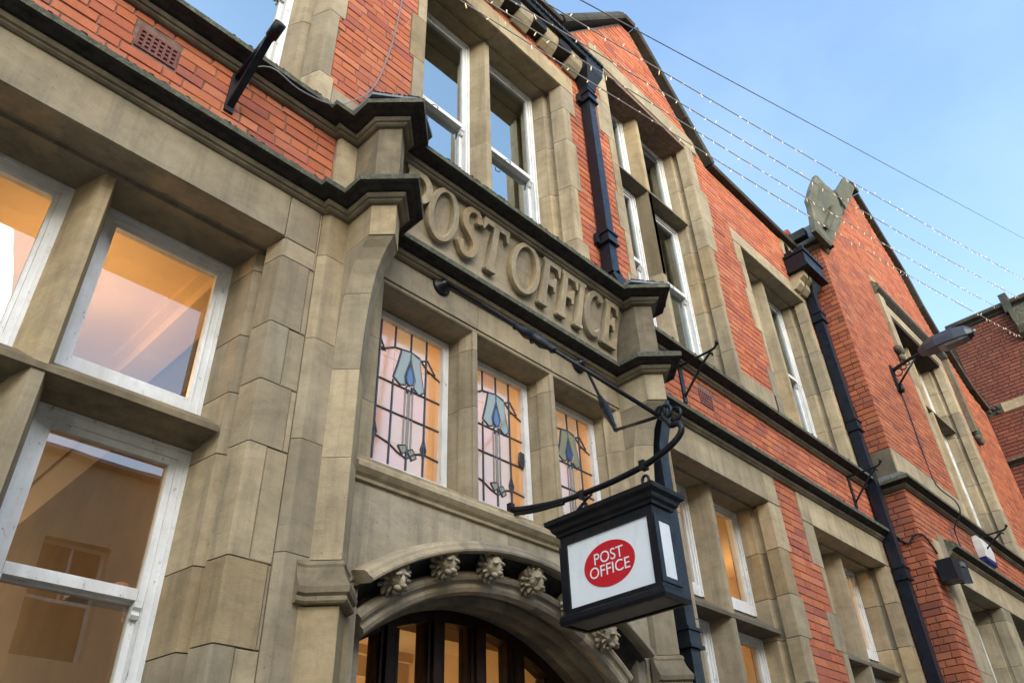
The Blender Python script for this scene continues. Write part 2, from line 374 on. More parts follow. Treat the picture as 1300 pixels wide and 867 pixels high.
def brick_geo(L, H, D, rng):
    """front face at local y = 0 facing -Y, chamfered and slightly irregular"""
    c = .0035; j = lambda s=.0016: rng.uniform(-s, s)
    f = [(c + j(), 0 + j(), c + j()), (L - c + j(), j(), c + j()), (L - c + j(), j(), H - c + j()), (c + j(), j(), H - c + j())]
    o = [(0 + j(), .005, j()), (L + j(), .005, j()), (L + j(), .005, H + j()), (j(), .005, H + j())]
    b = [(0, D, 0), (L, D, 0), (L, D, H), (0, D, H)]
    vs = f + o + b
    fs = [(0, 1, 2, 3)] + [(4 + i, 4 + (i + 1) % 4, (i + 1) % 4, i) for i in range(4)] + [(8 + i, 8 + (i + 1) % 4, 4 + (i + 1) % 4, 4 + i) for i in range(4)]
    return vs, fs
def place_bricks(bricks, frame, mat, parent, keep=300, joint=.0075, jz=.0072):
    """frame(x, z) -> (origin point of the face, along, out-of-face inward) as Vectors"""
    rng = random.Random(5); sc = []
    for i, (p, q, a, b) in enumerate(bricks):
        o, u, inn = frame((p + q) / 2, (a + b) / 2); d = in_view(o, 10)
        fac = abs((o - CAM).normalized().dot(inn)) if d else 0
        sc.append(((q - p) * (b - a) * fac / d ** 2 if d else 0, i))
    sc.sort(reverse=True); solo = {i for s_, i in sc[:keep] if s_ > 0}
    mb = MB(); off = ORG[parent.name]
    for i, (p, q, a, b) in enumerate(bricks):
        L, H = q - p - joint, b - a - jz
        if L < .01 or H < .01: continue
        o, u, inn = frame(p + joint / 2, a + jz / 2); vs, fs = brick_geo(L, H, .05, rng); dep = rng.uniform(-.0022, .0015)
        W = [o + u * v[0] + inn * (v[1] + dep) + Vector((0, 0, v[2])) for v in vs]
        flip = u.cross(inn).z < 0
        if flip: fs = [tuple(reversed(f)) for f in fs]
        if i in solo:
            me = bpy.data.meshes.new('brick'); oo = o
            me.from_pydata([tuple(v - oo) for v in W], [], fs); me.update()
            ob = link('brick', me, mat, parent); ob.location = oo - off
        else: mb.add(W, fs)
    if mb.v: mb.build('brickwork', mat, parent, 'stuff', fix=False)
def wall_sheet(mb, x0, x1, z0, z1, holes, y0, y1, axis='x'):
    xs = sorted({x0, x1, *[h[0] for h in holes], *[h[1] for h in holes]}); zs = sorted({z0, z1, *[h[2] for h in holes], *[h[3] for h in holes]})
    xs = [x for x in xs if x0 <= x <= x1]; zs = [z for z in zs if z0 <= z <= z1]
    def solid(i, j):
        if i < 0 or j < 0 or i >= len(xs) - 1 or j >= len(zs) - 1: return False
        cx, cz = (xs[i] + xs[i + 1]) / 2, (zs[j] + zs[j + 1]) / 2
        return not any(h[0] < cx < h[1] and h[2] < cz < h[3] for h in holes)
    P = (lambda x, y, z: (x, y, z)) if axis == 'x' else (lambda x, y, z: (y, x, z))
    for i in range(len(xs) - 1):
        for j in range(len(zs) - 1):
            if not solid(i, j): continue
            a, b, c, d = xs[i], xs[i + 1], zs[j], zs[j + 1]
            q = lambda *pts: mb.add([P(*p) for p in pts], [(0, 1, 2, 3)])
            q((a, y0, c), (b, y0, c), (b, y0, d), (a, y0, d)); q((a, y1, c), (a, y1, d), (b, y1, d), (b, y1, c))
            if not solid(i - 1, j): q((a, y0, c), (a, y0, d), (a, y1, d), (a, y1, c))
            if not solid(i + 1, j): q((b, y0, c), (b, y1, c), (b, y1, d), (b, y0, d))
            if not solid(i, j - 1): q((a, y0, c), (a, y1, c), (b, y1, c), (b, y0, c))
            if not solid(i, j + 1): q((a, y0, d), (b, y0, d), (b, y1, d), (a, y1, d))

# ------------------------------------------------------------------ ground
g = MB().box(-400, 400, -400, 400, -.3, -.12); g.build('ground', 'asphalt', None, 'structure')
MB().box(-60, 60, -6.6, -1.9, -.119, -.002).build('road', 'paving', None, 'structure')
MB().box(-60, 60, -1.898, .4, -.119, .10).build('pavement', 'paving', None, 'structure')

# ================================================================== POST OFFICE
B = thing('post_office_building', 'red brick and sandstone post office with carved name frieze over the arched door', 'building', (3.2, 0, 0))
BLK = []      # stone rectangles in the main wall face
HOLES = []
SF = -.006    # stone face sits a little proud of the brick
def stone(mb, mat='stone', parent=None, name='stone'): return mb.build(name, mat, parent or B)
def rect_stone(x0, x1, z0, z1, y=SF, d=.30, mat='stone', parent=None, blk=None, gap=.003, ch=.004):
    a, b, c, e = x0 + gap, x1 - gap, z0 + gap, z1 - gap; mb = MB()
    mb.loft([[(a + ch, y, c + ch), (b - ch, y, c + ch), (b - ch, y, e - ch), (a + ch, y, e - ch)],
             [(a, y + ch, c), (b, y + ch, c), (b, y + ch, e), (a, y + ch, e)], [(a, y + d, c), (b, y + d, c), (b, y + d, e), (a, y + d, e)]])
    (BLK if blk is None else blk).append((x0, x1, z0, z1)); return stone(mb, mat, parent)
def jamb(xa, xf, edges, side, yw=0.0, mat='stone', parent=None, blk=None, yf=.36):
    """window jamb: edges = [(z0, z1, x outer)], xa arris at the wall face, xf where the frame stands; side +1 = right of the opening"""
    for (z0, z1, xo) in edges:
        g_ = .003; s = side; d0 = xf - xa
        pl = [(xo - s * g_, SF), (xa + s * .008, SF), (xa, .008), (xa + d0 * .36, .128), (xa + d0 * .36 + s * .012, .131), (xa + d0 * .38 + s * .045, .140), (xa + d0 * .5 + s * .045, .190),
              (xa + d0 * .54 + s * .006, .205), (xa + d0 * .54 - s * .004, .208), (xf, yf), (xf, yf + .12), (xo - s * g_, yf + .12)]
        pl = [(x, y + yw) for x, y in pl]
        if s > 0: pl = pl[::-1]
        mb = MB().prism_z(pl, z0 + g_, z1 - g_); stone(mb, mat, parent)
        (BLK if blk is None else blk).append((min(xa, xo), max(xa, xo), z0, z1))
def lintel(x0, x1, zl, zt, yw=0.0, mat='stone', parent=None, blk=None, yf=.36, splits=()):
    pr = [(SF, zt - .002), (SF, zl + .006), (.006, zl), (.145, zl + .002), (.15, zl + .018), (.185, zl + .018), (.19, zl - .003), (yf, zl - .006), (yf + .12, zl - .006), (yf + .12, zt - .002)]
    pr = [(y + yw, z) for y, z in pr]; xs = [x0, *splits, x1]
    for a, b in zip(xs, xs[1:]):
        stone(MB().prism_x(pr, a + .0015, b - .0015), mat, parent)
        (BLK if blk is None else blk).append((a, b, zl - .09, zt))
def mullion(xc, z0, z1, yw=0.0, hw=.085, nose=.028, yn=.17, yf=.345, parent=None, mat='stone', joints=()):
    pl = [(xc - nose, yn), (xc + nose, yn), (xc + nose + .006, yn + .015), (xc + hw, yf), (xc + hw, yf + .1), (xc - hw, yf + .1), (xc - hw, yf), (xc - nose - .006, yn + .015)]
    pl = [(x, y + yw) for x, y in pl]; zs = [z0, *joints, z1]
    for a, b in zip(zs, zs[1:]): stone(MB().prism_z(pl, a + .001, b - .001), mat, parent)
def transom(x0, x1, zb, yw=0.0, yn=.165, rise=.14, parent=None, mat='sooty'):
    pr = [(yn, zb), (yn, zb + .03), (yn + .02, zb + .045), (.34, zb + rise), (.44, zb + rise), (.44, zb - .02), (.36, zb - .02), (.34, zb)]
    stone(MB().prism_x([(y + yw, z) for y, z in pr], x0, x1), mat, parent)
def window(x0, x1, z0, z1, y, parent, rail=None, glass='glass', fw=.05, bot=.075, rec=0.0, horn=True, curtain=None, sash=.038):
    """white painted timber window: frame (the part) with panes, meeting rail and horns below it"""
    f = MB()
    for (a, b, c, d) in ((x0, x0 + fw, z0, z1), (x1 - fw, x1, z0, z1), (x0 + fw, x1 - fw, z1 - fw, z1), (x0 + fw, x1 - fw, z0, z0 + bot)):
        f.box(a, b, y, y + .09, c, d)
    # outer staff bead
    for (a, b, c, d) in ((x0, x0 + .018, z0, z1), (x1 - .018, x1, z0, z1), (x0 + .018, x1 - .018, z1 - .018, z1)):
        f.box(a, b, y - .012, y - .001, c, d)
    W = f.build('window', 'white', parent)
    ix0, ix1, iz0, iz1 = x0 + fw, x1 - fw, z0 + bot, z1 - fw
    def sashm(a, b, c, d, yy, low=.045, top=.035, name='sash'):
        q = MB()
        for (e0, e1, h0, h1) in ((a, a + sash, c, d), (b - sash, b, c, d), (a + sash, b - sash, d - top, d), (a + sash, b - sash, c, c + low)):
            q.box(e0 + .001, e1 - .001, yy, yy + .038, h0 + .001, h1 - .001)
        o = q.build(name, 'white', W)
        MB().box(a + sash - .006, b - sash + .006, yy + .017, yy + .021, c + low - .006, d - top + .006).build('pane', glass, W)
        return o
    if rail:
        sashm(ix0, ix1, rail - .02, iz1, y + .012, low=.05); sashm(ix0, ix1, iz0, rail + .02, y + .052, top=.05)
        if horn:
            for xx in (ix0 + .002, ix1 - .036):
                h = MB(); h.prism_x([(y + .012, rail - .02), (y + .05, rail - .02), (y + .05, rail - .085), (y + .035, rail - .09), (y + .022, rail - .075), (y + .03, rail - .055), (y + .012, rail - .045)], xx, xx + .034)
                h.build('sash_horn', 'white', W)
        if rail > 6:
            xm = (x0 + x1) / 2 - .03; MB().tube([(xm + .032 * math.cos(a), y + .008 - .022 * math.sin(a), rail - .026) for a in [math.pi * q / 8 for q in range(9)]], .005, 6).build('sash_pull', 'white', W)
    else: sashm(ix0, ix1, iz0, iz1, y + .02, low=.03, top=.025)
    if curtain:
        for (cx0, cx1, cz0, cz1, mat) in curtain:
            cm = MB(); n = max(6, int((cx1 - cx0) / .025)); yy = y + .22
            pts = [(cx0 + (cx1 - cx0) * i / n, yy + .018 * math.sin(i * 2.1) + .008 * math.sin(i * .9)) for i in range(n + 1)]
            cm.loft([[(x, q, cz0) for x, q in pts + [(p, r + .004) for p, r in reversed(pts)]], [(x, q, cz1) for x, q in pts + [(p, r + .004) for p, r in reversed(pts)]]])
            cm.build('curtain', mat, W)
    return W
def room(x0, x1, y0, y1, z0, z1, parent, wall='plaster', ceil='ceiling', beams=True, bx=()):
    mb = MB()
    mb.box(x0 - .05, x0, y0, y1, z0, z1).box(x1, x1 + .05, y0, y1, z0, z1).box(x0, x1, y1, y1 + .05, z0, z1).box(x0, x1, y0, y1, z0 - .05, z0)
    rm = mb.build('room', wall, parent); c = MB().box(x0, x1, y0, y1, z1, z1 + .05)
    for xx in bx:
        c.box(xx, xx + .2, y0, y1, z1 - .16, z1 - .001).box(xx - .06, xx - .001, y0, y1, z1 - .06, z1 - .002).box(xx + .201, xx + .26, y0, y1, z1 - .06, z1 - .002)
    if beams:
        for yy in (y0 + .55, y0 + 1.7, y0 + 2.6):
            if yy + .3 < y1: c.box(x0, x1, yy, yy + .26, z1 - .22, z1 - .001).box(x0, x1, yy - .05, yy - .001, z1 - .07, z1 - .002)
        c.box(x0, x1, y1 - .12, y1 - .002, z1 - .14, z1 - .003)
    c.build('room_ceiling', ceil, rm); return rm
LAMP = .22
def ceiling_lamp(x, y, z, label, power, drop=.35, r=.10, col=(1, .58, .26)):
    t = thing('ceiling_lamp', label, 'lamp', (x, y, z - drop), 'ceiling lamps lit inside the post office')
    MB().tube([(x, y, z - .001), (x, y, z - drop + r * .8)], .008, 6).build('flex', 'wire', t)
    gb = MB(); gb.loft([[(x + r * math.sin(a) * math.cos(b), y + r * math.sin(a) * math.sin(b), z - drop + r * math.cos(a)) for b in [2 * math.pi * i / 14 for i in range(14)]] for a in [math.pi * (j + .15) / 8.3 for j in range(9)]], smooth=True)
    gb.build('globe', 'lamp_on', t)
    li = bpy.data.lights.new('lamp_light', 'POINT'); li.energy = power * LAMP; li.color = col; li.shadow_soft_size = .12
    lo = bpy.data.objects.new('lamp_light', li); COL.objects.link(lo); lo.parent = t; lo.location = (0, 0, -r - .08)
    return t

# ---- string course profiles (outward, z)
def course(mbs, path, zc, top, proj=.13, base=0.0, roof=.06, mat_parent=B, name='string_course'):
    """light bed mould and dark drip moulding above it; zc = underside at the wall, top = where the weathering meets the wall"""
    pr1 = [(-.05, zc - .004), (.018, zc - .004), (.030, zc + .004), (.034, zc + .012), (.046, zc + .016), (.056, zc + .030), (.052, zc + .046), (.040, zc + .052), (-.05, zc + .052)]
    pr2 = [(-.05, zc + .053), (.060, zc + .053), (.078, zc + .058), (.10, zc + .070), (.112, zc + .066), (proj, zc + .070), (proj + .004, zc + .10), (proj - .008, zc + .118), (.02, top), (-.05, top)]
    c = MB().sweep(pr1, path).build(name, 'sooty', mat_parent)
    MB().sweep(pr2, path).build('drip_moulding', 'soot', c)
    return c
XL, XR = -1.8, 9.6
PIER_L = [(1.82, 0), (1.82, -.26), (1.92, -.36), (2.02, -.26), (2.02, 0)]
PIER_R = [(4.40, 0), (4.40, -.26), (4.505, -.365), (4.61, -.26), (4.61, 0)]
LOWZ, UPZ = 4.875, 5.535
path_low = [(XL, 0), (1.69, 0), (1.69, -.04), (1.82, -.04)] + PIER_L[1:-1] + [(2.02, 0), (4.40, 0)] + PIER_R[1:-1] + [(4.61, 0), (9.6, 0)]
course(None, path_low, LOWZ, 5.065)
path_up = [(XL, 0), (1.69, 0), (1.69, -.04), (1.82, -.04)] + PIER_L[1:-1] + [(2.02, -.155), (4.40, -.155)] + PIER_R[1:-1] + [(4.61, 0), (9.6, 0)]
course(None, path_up, UPZ, 5.725, .14)
BLK += [(XL, 1.69, LOWZ, 5.03), (4.61, 9.6, LOWZ, 5.03), (XL, 9.6, UPZ, 5.70), (1.69, 4.61, 0, 5.74), (XL, 1.69, 0, LOWZ)]
# lead caps over the piers
for P_ in (PIER_L, PIER_R):
    cx = P_[2][0]
    MB().prism_z([(cx - .24, .0), (cx - .24, -.36), (cx - .0, -.53), (cx + .24, -.36), (cx + .24, 0)], 5.646, 5.672).build('lead_cap', 'lead', B)

mo = MB(); rng = random.Random(11)
def moss(x, y, z, r):
    h = r * rng.uniform(.35, .7); n = 6; a0 = rng.random() * 6
    mo.loft([[(x + r * f * math.cos(a0 + 2 * math.pi * i / n) * rng.uniform(.8, 1.25), y + r * f * .6 * math.sin(a0 + 2 * math.pi * i / n), z + h * g) for i in range(n)] for f, g in ((1.0, -.35), (1.0, .35), (.55, .95))])
for (xa_, xb_, yy_, zz_, n_) in ((2.03, 4.39, -.288, UPZ + .116, 420), (XL, 1.68, -.133, UPZ + .116, 260), (XL, 1.68, -.124, LOWZ + .116, 260), (4.7, 9.5, -.133, UPZ + .116, 320), (4.75, 9.25, -.124, LOWZ + .116, 300)):
    for i in range(n_): moss(rng.uniform(xa_, xb_), yy_ + abs(rng.gauss(0, .018)), zz_ + rng.uniform(-.004, .004), rng.uniform(.005, .017))
for cx_ in (1.92, 4.505):
    for i in range(60):
        t = rng.random(); moss(cx_ - .235 * (1 - t), -.36 - .165 * t, 5.671, rng.uniform(.006, .014))
mo.build('moss_crust', 'moss', B, 'stuff')
# ---- left ground floor window (three lights) -----------------------------------------
lintel(XL, 1.455, 4.569, 4.874, splits=(-.5,))
jz = [(4.44, 4.874, 1.655), (4.01, 4.44, 1.632), (3.67, 4.01, 1.570), (3.338, 3.67, 1.634), (2.81, 3.338, 1.556), (2.46, 2.81, 1.648), (2.05, 2.46, 1.56), (1.6, 2.05, 1.64), (1.0, 1.6, 1.57), (.1, 1.0, 1.64)]
jamb(1.459, 1.392, [(4.44, 4.564, 1.655)] + jz[1:], 1, yf=.42)
rect_stone(1.458, 1.655, 4.566, 4.874)
for (z0, z1, xo) in jz: 
    if xo < 1.66: rect_stone(xo, 1.668, z0, z1, y=-.003)
# stepped strip beside the pier
for z0, z1 in ((.1, 1.2), (1.2, 2.0), (2.0, 2.87), (2.87, 3.42), (3.42, 4.0), (4.0, 4.56), (4.56, 4.872), (5.05, UPZ - .003)):
    pl = [(1.668, .1), (1.668, -.004), (1.674, -.012), (1.690, -.030), (1.702, -.041), (1.825, -.041), (1.825, .1)]
    if z0 > 5: pl = [(1.688, .1), (1.688, -.02), (1.696, -.041), (1.825, -.041), (1.825, .1)]
    stone(MB().prism_z(pl, z0 + .002, z1 - .002))
BLK.append((1.688, 1.83, 5, 5.6))
for xc in (.615, -.245): mullion(xc, .9, 4.564, yn=.20, yf=.40, nose=.026, joints=(3.435,))
transom(-1.1, 1.40, 3.435, yn=.19, rise=.135)
lights = [(.70, 1.392), (-.16, .53), (-1.02, -.33)]
for a, b in lights:
    window(a, b, 3.583, 4.562, .42, B, fw=.048, bot=.085, sash=.02)
    window(a, b, 1.55, 3.412, .42, B, rail=2.715, fw=.052, bot=.08, sash=.032)
HOLES += [(-1.12, 1.50, 1.45, 4.62)]
jamb(-1.09, -1.02, [(.1, 2.0, -1.3), (2.0, 3.3, -1.3), (3.3, 4.564, -1.3)], -1, yf=.42)
rect_stone(-1.30, 1.46, 1.0, 1.5, d=.5)
room(-1.75, 1.95, .60, 8.0, 1.0, 4.80, B, 'plaster_brown', beams=False, bx=(-1.1, -.30, 1.42))
wp = MB().box(-1.74, 1.94, 7.95, 7.999, 1.01, 4.1).box(-1.74, 1.94, 7.90, 7.949, 4.0, 4.12); wp.build('room_panelling', 'plaster', B)
ceiling_lamp(.775, 1.30, 4.80, 'glowing globe lamp behind the left ground floor window', 46, .42, .07, (1, .56, .24))
ceiling_lamp(.55, 6.2, 4.80, 'glowing globe lamp deeper inside the left ground floor room', 190, 1.5, .07, (1, .78, .52))

pt = thing('plant_pot', 'small terracotta pot standing behind the left sash window, beside its frame', 'pot', (1.262, .58, 2.74))
MB().loft([[(1.292 + r * math.cos(q * math.pi / 8), .60 + r * math.sin(q * math.pi / 8), z) for q in range(16)] for r, z in ((.026, 2.735), (.036, 2.77), (.034, 2.80), (.028, 2.806))], smooth=True).build('pot_body', 'terracotta', pt)
MB().box(1.1, 1.36, .535, .68, 2.715, 2.733).build('window_board', 'white', B)
# ---- second and third ground floor windows ---------------------------------------------
lintel(4.62, 6.812, 4.569, 4.874, splits=(6.60,))
jamb(6.605, 6.61, [(4.13, 4.564, 6.822), (3.72, 4.13, 6.765), (3.365, 3.72, 6.818), (3.0, 3.365, 6.745), (2.6, 3.0, 6.82), (1.6, 2.6, 6.75), (.1, 1.6, 6.82)], 1)
jamb(5.03, 5.08, [(.1, 2.0, 4.62), (2.0, 3.2, 4.62), (3.2, 4.0, 4.62), (4.0, 4.564, 4.62)], -1)
mullion(5.855, .9, 4.564, joints=(3.44,)); transom(5.05, 6.62, 3.41, rise=.16)
for a, b in ((5.08, 5.77), (5.94, 6.61)):
    window(a, b, 3.60, 4.562, .36, B, fw=.036, bot=.085, sash=.013); window(a, b, 1.55, 3.40, .36, B, rail=2.7, fw=.04)
HOLES += [(5.0, 6.70, 1.45, 4.62)]; BLK += [(4.6, 6.7, .1, 4.87)]
lintel(7.255, 9.30, 4.569, 4.874, splits=(7.48, 9.20))
jamb(7.48, 7.55, [(4.13, 4.564, 7.245), (3.69, 4.13, 7.39), (3.35, 3.69, 7.25), (3.0, 3.35, 7.37), (2.6, 3.0, 7.25), (1.6, 2.6, 7.37), (.1, 1.6, 7.25)], -1)
jamb(9.20, 9.15, [(4.16, 4.564, 9.32), (3.7, 4.16, 9.31), (3.3, 3.7, 9.33), (2.9, 3.3, 9.31), (1.6, 2.9, 9.33), (.1, 1.6, 9.3)], 1)
mullion(8.39, .9, 4.564, joints=(3.44,)); transom(7.50, 9.16, 3.41, rise=.16)
for a, b in ((7.55, 8.305), (8.475, 9.15)):
    window(a, b, 3.60, 4.562, .36, B, fw=.036, bot=.085, sash=.013); window(a, b, 1.55, 3.40, .36, B, rail=2.7, fw=.04)
HOLES += [(7.45, 9.25, 1.45, 4.62)]; BLK += [(7.40, 9.25, .1, 4.87)]
room(4.95, 9.4, .55, 1.75, 1.0, 4.80, B, beams=False)
ceiling_lamp(6.2, 1.15, 4.80, 'glowing lamp behind the ground floor window right of the entrance', 26, .25, .08)
ceiling_lamp(8.4, 1.15, 4.80, 'glowing lamp behind the ground floor window nearest the corner pipe', 26, .25, .08)

# ---- first floor ------------------------------------------------------------------------
FZ = 5.74
def band(x0, x1, z1=6.05, **kw): rect_stone(x0, x1, 5.70, z1, **kw)
# window A, far left
jamb(1.485, 1.352, [(5.70, 6.06, 1.60), (6.06, 6.75, 1.575), (6.75, 7.2, 1.62), (7.2, 8.34, 1.58)], 1, yf=.32)
lintel(XL, 1.62, 8.345, 8.62)
mullion(.50, 5.7, 8.34)
for a, b in ((-.35, .415), (.585, 1.352)): window(a, b, 5.76, 8.335, .32, B, rail=7.13, glass='glass_up', fw=.045, sash=.03)
jamb(-.42, -.35, [(5.70, 7, -.6), (7, 8.34, -.6)], -1); HOLES += [(-.45, 1.5, 5.72, 8.4)]; BLK += [(-.5, 1.5, 5.7, 8.4)]
band(1.60, 1.86, 5.98); band(1.86, 2.22, 5.93)
# window B over the entrance
jamb(2.35, 2.42, [(5.70, 6.45, 2.20), (6.45, 6.96, 2.235), (6.96, 7.51, 2.195), (7.51, 8.34, 2.255)], -1)
jamb(4.09, 4.00, [(8.0, 8.345, 4.28), (7.54, 8.0, 4.19), (6.90, 7.54, 4.235), (6.25, 6.90, 4.175), (5.70, 6.25, 4.24)], 1)
lintel(2.25, 4.285, 8.348, 8.605, splits=(3.215,))
mullion(3.215, 5.7, 8.342, joints=(6.9,))
cu = 'curtain'
window(2.42, 3.13, 5.77, 8.335, .33, B, rail=7.14, glass='glass_up', sash=.03, fw=.038)
window(3.30, 4.00, 5.77, 8.335, .33, B, rail=7.14, glass='glass_up', sash=.03, fw=.038, curtain=[(3.62, 3.95, 5.8, 7.6, 'curtain')])
HOLES += [(2.32, 4.1, 5.72, 8.4)]; BLK += [(2.3, 4.1, 5.7, 8.36)]
band(4.24, 4.80)
# gable window C
jamb(4.96, 5.03, [(5.7, 6.30, 4.80), (6.30, 6.85, 4.86), (6.85, 7.34, 4.80), (7.34, 7.80, 4.84), (7.80, 8.18, 4.84), (8.18, 8.75, 4.70), (8.75, 9.49, 4.78)], -1)
jamb(6.62, 6.56, [(8.78, 9.495, 6.78), (8.2, 8.78, 6.90), (7.76, 8.2, 6.83), (7.3, 7.76, 6.72), (6.88, 7.3, 6.70), (6.3, 6.88, 6.68), (5.7, 6.3, 6.70)], 1)
lintel(4.72, 6.90, 9.50, 9.77, splits=(5.8,))
mullion(5.80, 5.7, 9.49, joints=(8.16, 6.95)); transom(4.98, 6.58, 8.165)
for a, b, cc in ((5.03, 5.715, [(5.1, 5.66, 5.8, 8.05, 'net')]), (5.885, 6.56, [(5.95, 6.18, 5.8, 7.9, 'curtain'), (6.2, 6.5, 5.8, 8.0, 'net')])):
    window(a, b, 8.30, 9.485, .33, B, fw=.04, glass='glass_mid', sash=.03); window(a, b, 5.77, 8.15, .33, B, rail=7.12, fw=.045, sash=.032, glass='glass_mid', curtain=cc)
HOLES += [(4.92, 6.66, 5.72, 9.55)]; BLK += [(4.95, 6.65, 5.7, 9.5)]
band(6.70, 7.10); band(7.10, 7.40)
# window D beside the corner pipe
jamb(7.54, 7.61, [(5.7, 6.4, 7.36), (6.05, 6.06, 7.5), (6.4, 6.95, 7.48), (6.95, 7.55, 7.36), (7.55, 7.97, 7.42), (7.97, 8.325, 7.35)], -1)
jamb(9.21, 9.15, [(8.0, 8.325, 9.30), (7.5, 8.0, 9.29), (6.9, 7.5, 9.37), (6.35, 6.9, 9.30), (5.7, 6.35, 9.34)], 1)
lintel(7.35, 9.36, 8.333, 8.545, splits=(8.4,))
mullion(8.37, 5.7, 8.33, joints=(6.9,))
for a, b in ((7.61, 8.285), (8.455, 9.15)): window(a, b, 5.77, 8.32, .33, B, rail=7.12, fw=.038, sash=.03, glass='glass_mid', curtain=[(a + .1, b - .1, 5.8, 7.9, 'net')])
HOLES += [(7.5, 9.25, 5.72, 8.38)]; BLK += [(7.5, 9.25, 5.7, 8.34)]
# small niche stone under the right parapet
nich = [(8.80, 9.47), (9.10, 9.12), (9.14, 8.98), (9.45, 9.0), (9.45, 9.47)]
rect_stone(9.05, 9.50, 8.95, 9.46)
MB().prism_y([(9.14, 9.0), (9.28, 9.0), (9.30, 9.25), (9.24, 9.40), (9.16, 9.40), (9.12, 9.25)], -.012, -.007).build('niche_shade', 'dark', B)  # flat near-black plate, painting the shade of a niche on the stone
# dim upstairs interiors
room(-1.7, 4.15, .55, 3.2, 5.5, 8.75, B, 'plaster', 'ceiling', False); room(4.85, 9.4, .55, 3.2, 5.5, 9.8, B, 'plaster', 'ceiling', False)

# ---- wall body, bricks, gable, parapet ---------------------------------------------------
EAVE = 9.44; GL, GA, GR = 4.27, 5.66, 7.10; GAZ = 11.02
HOLES += [(1.99, 4.43, .1, 4.90)]
wb = MB(); wall_sheet(wb, XL, 9.6, 0, EAVE, HOLES, .0062, .33)
wb.prism_y([(GL, EAVE + .001), (GR, EAVE + .001), (GA + .12, GAZ), (GA - .12, GAZ)], .0062, .33)
wb.build('wall', 'mortar', B)
def gcut(z):
    if z <= EAVE: return (XL, 9.6)
    t = (z - EAVE) / (GAZ - EAVE); return (GL + (GA - .1 - GL) * t, GR + (GA + .1 - GR) * t)
allb = lay(XL, 9.6, 4.95, 5.72, BLK) + lay(XL, 9.6, 5.72, 11.0, BLK, gcut) + lay(6.6, 9.6, 2.4, 4.88, BLK)
# air bricks replace bricks
VENTS = [(.455, .685, 5.268, 5.425), (5.70, 5.93, 5.262, 5.42)]
def hit(b, v): return b[0] < v[1] and b[1] > v[0] and b[2] < v[3] - .01 and b[3] > v[2] + .01
nb = []
for b in allb:
    vs_ = [v for v in VENTS if hit(b, v)]
    if not vs_: nb.append(b); continue
    v = vs_[0]
    if v[0] - b[0] > .04: nb.append((b[0], v[0], b[2], b[3]))
    if b[1] - v[1] > .04: nb.append((v[1], b[1], b[2], b[3]))
place_bricks(nb, lambda x, z: (Vector((x, 0, z)), Vector((1, 0, 0)), Vector((0, 1, 0))), 'brick', B)
for (a, b, c, d) in VENTS:
    mb = MB(); a, b, c, d = a + .005, b - .005, c + .004, d - .004; nx, nz_ = 6, 4
    hw, hh = (b - a - .016) / nx, (d - c - .016) / nz_
    hl = [(a + .008 + hw * (i + .20), a + .008 + hw * (i + .80), c + .008 + hh * (j + .17), c + .008 + hh * (j + .83)) for i in range(nx) for j in range(nz_)]
    wall_sheet(mb, a, b, c, d, hl, -.003, .02); vb = mb.build('air_brick', 'vent', B)
    MB().box(a + .004, b - .004, .021, .03, c + .004, d - .004).build('vent_void', 'dark', vb)
# coping of gable and parapet
def coping(parent, pts, y0, y1, th=.12, over=.0, mat='coping', name='coping_stone'):
    """coping stones along a slope given as (x, z) points on the wall top"""
    for (ax, az), (bx, bz) in zip(pts, pts[1:]):
        L = math.hypot(bx - ax, bz - az); n = max(1, round(L / .75)); nx, nz2 = -(bz - az) / L, (bx - ax) / L
        if nz2 < 0: nx, nz2 = -nx, -nz2
        for i in range(n):
            t0, t1 = i / n + .002, (i + 1) / n - .002
            p0 = (ax + (bx - ax) * t0, az + (bz - az) * t0); p1 = (ax + (bx - ax) * t1, az + (bz - az) * t1)
            pr = [(y0, 0), (y0 - .012, .03), (y0 - .012, th * .6), (y0 + .03, th), (y1, th), (y1, 0)]
            MB().loft([[(p[0] + nx * h, y, p[1] + nz2 * h) for y, h in pr] for p in (p0, p1)]).build(name, mat, parent)
GP = [(GL - .08, EAVE + .02), (GA - .10, GAZ + .03), (GA + .10, GAZ + .03), (GR + .02, EAVE + .02)]
coping(B, GP, -.10, .40)
coping(B, [(XL, EAVE + .005), (GL - .1, EAVE + .005)], -.08, .40, .09); coping(B, [(GR + .04, EAVE + .005), (9.5, EAVE + .005)], -.08, .40, .10)
# roof slopes behind
rf = MB(); rf.prism_x([(.35, EAVE - .1), (4.5, EAVE + 3.0), (4.5, EAVE + 2.9), (.45, EAVE - .2)], XL, 9.6); rf.build('roof', 'slate', B)
# corbels and gutter over window B
G = thing('iron_gutter', 'black cast iron gutter with rope moulding on stone corbels above the middle window', 'gutter', (3.0, -.1, 8.77))
for i in range(9):
    xr = 4.33 - .378 * i; a = xr - .20
    pts = [(0.0, 8.655), (-.03, 8.65), (-.085, 8.69), (-.125, 8.74), (-.145, 8.80), (-.145, 8.868), (.05, 8.868), (.05, 8.655)]
    MB().prism_x(pts, a, xr).build('corbel', 'stone', B); MB().box(xr + .001, xr + .177, -.16, -.004, 8.735, 8.867).build('soffit_box', 'iron', G); BLK.append((a, xr, 8.65, 8.87))
MB().prism_x([(0.0, 8.872), (-.19, 8.872), (-.205, 8.90), (-.20, 8.935), (-.215, 8.96), (-.215, 8.985), (-.19, 8.99), (-.18, 8.90), (0, 8.895)], XL, 4.62).build('trough', 'iron', G)
MB().box(XL, 4.60, -.185, -.006, 8.868, 8.8715).build('soffit_board', 'iron', G)
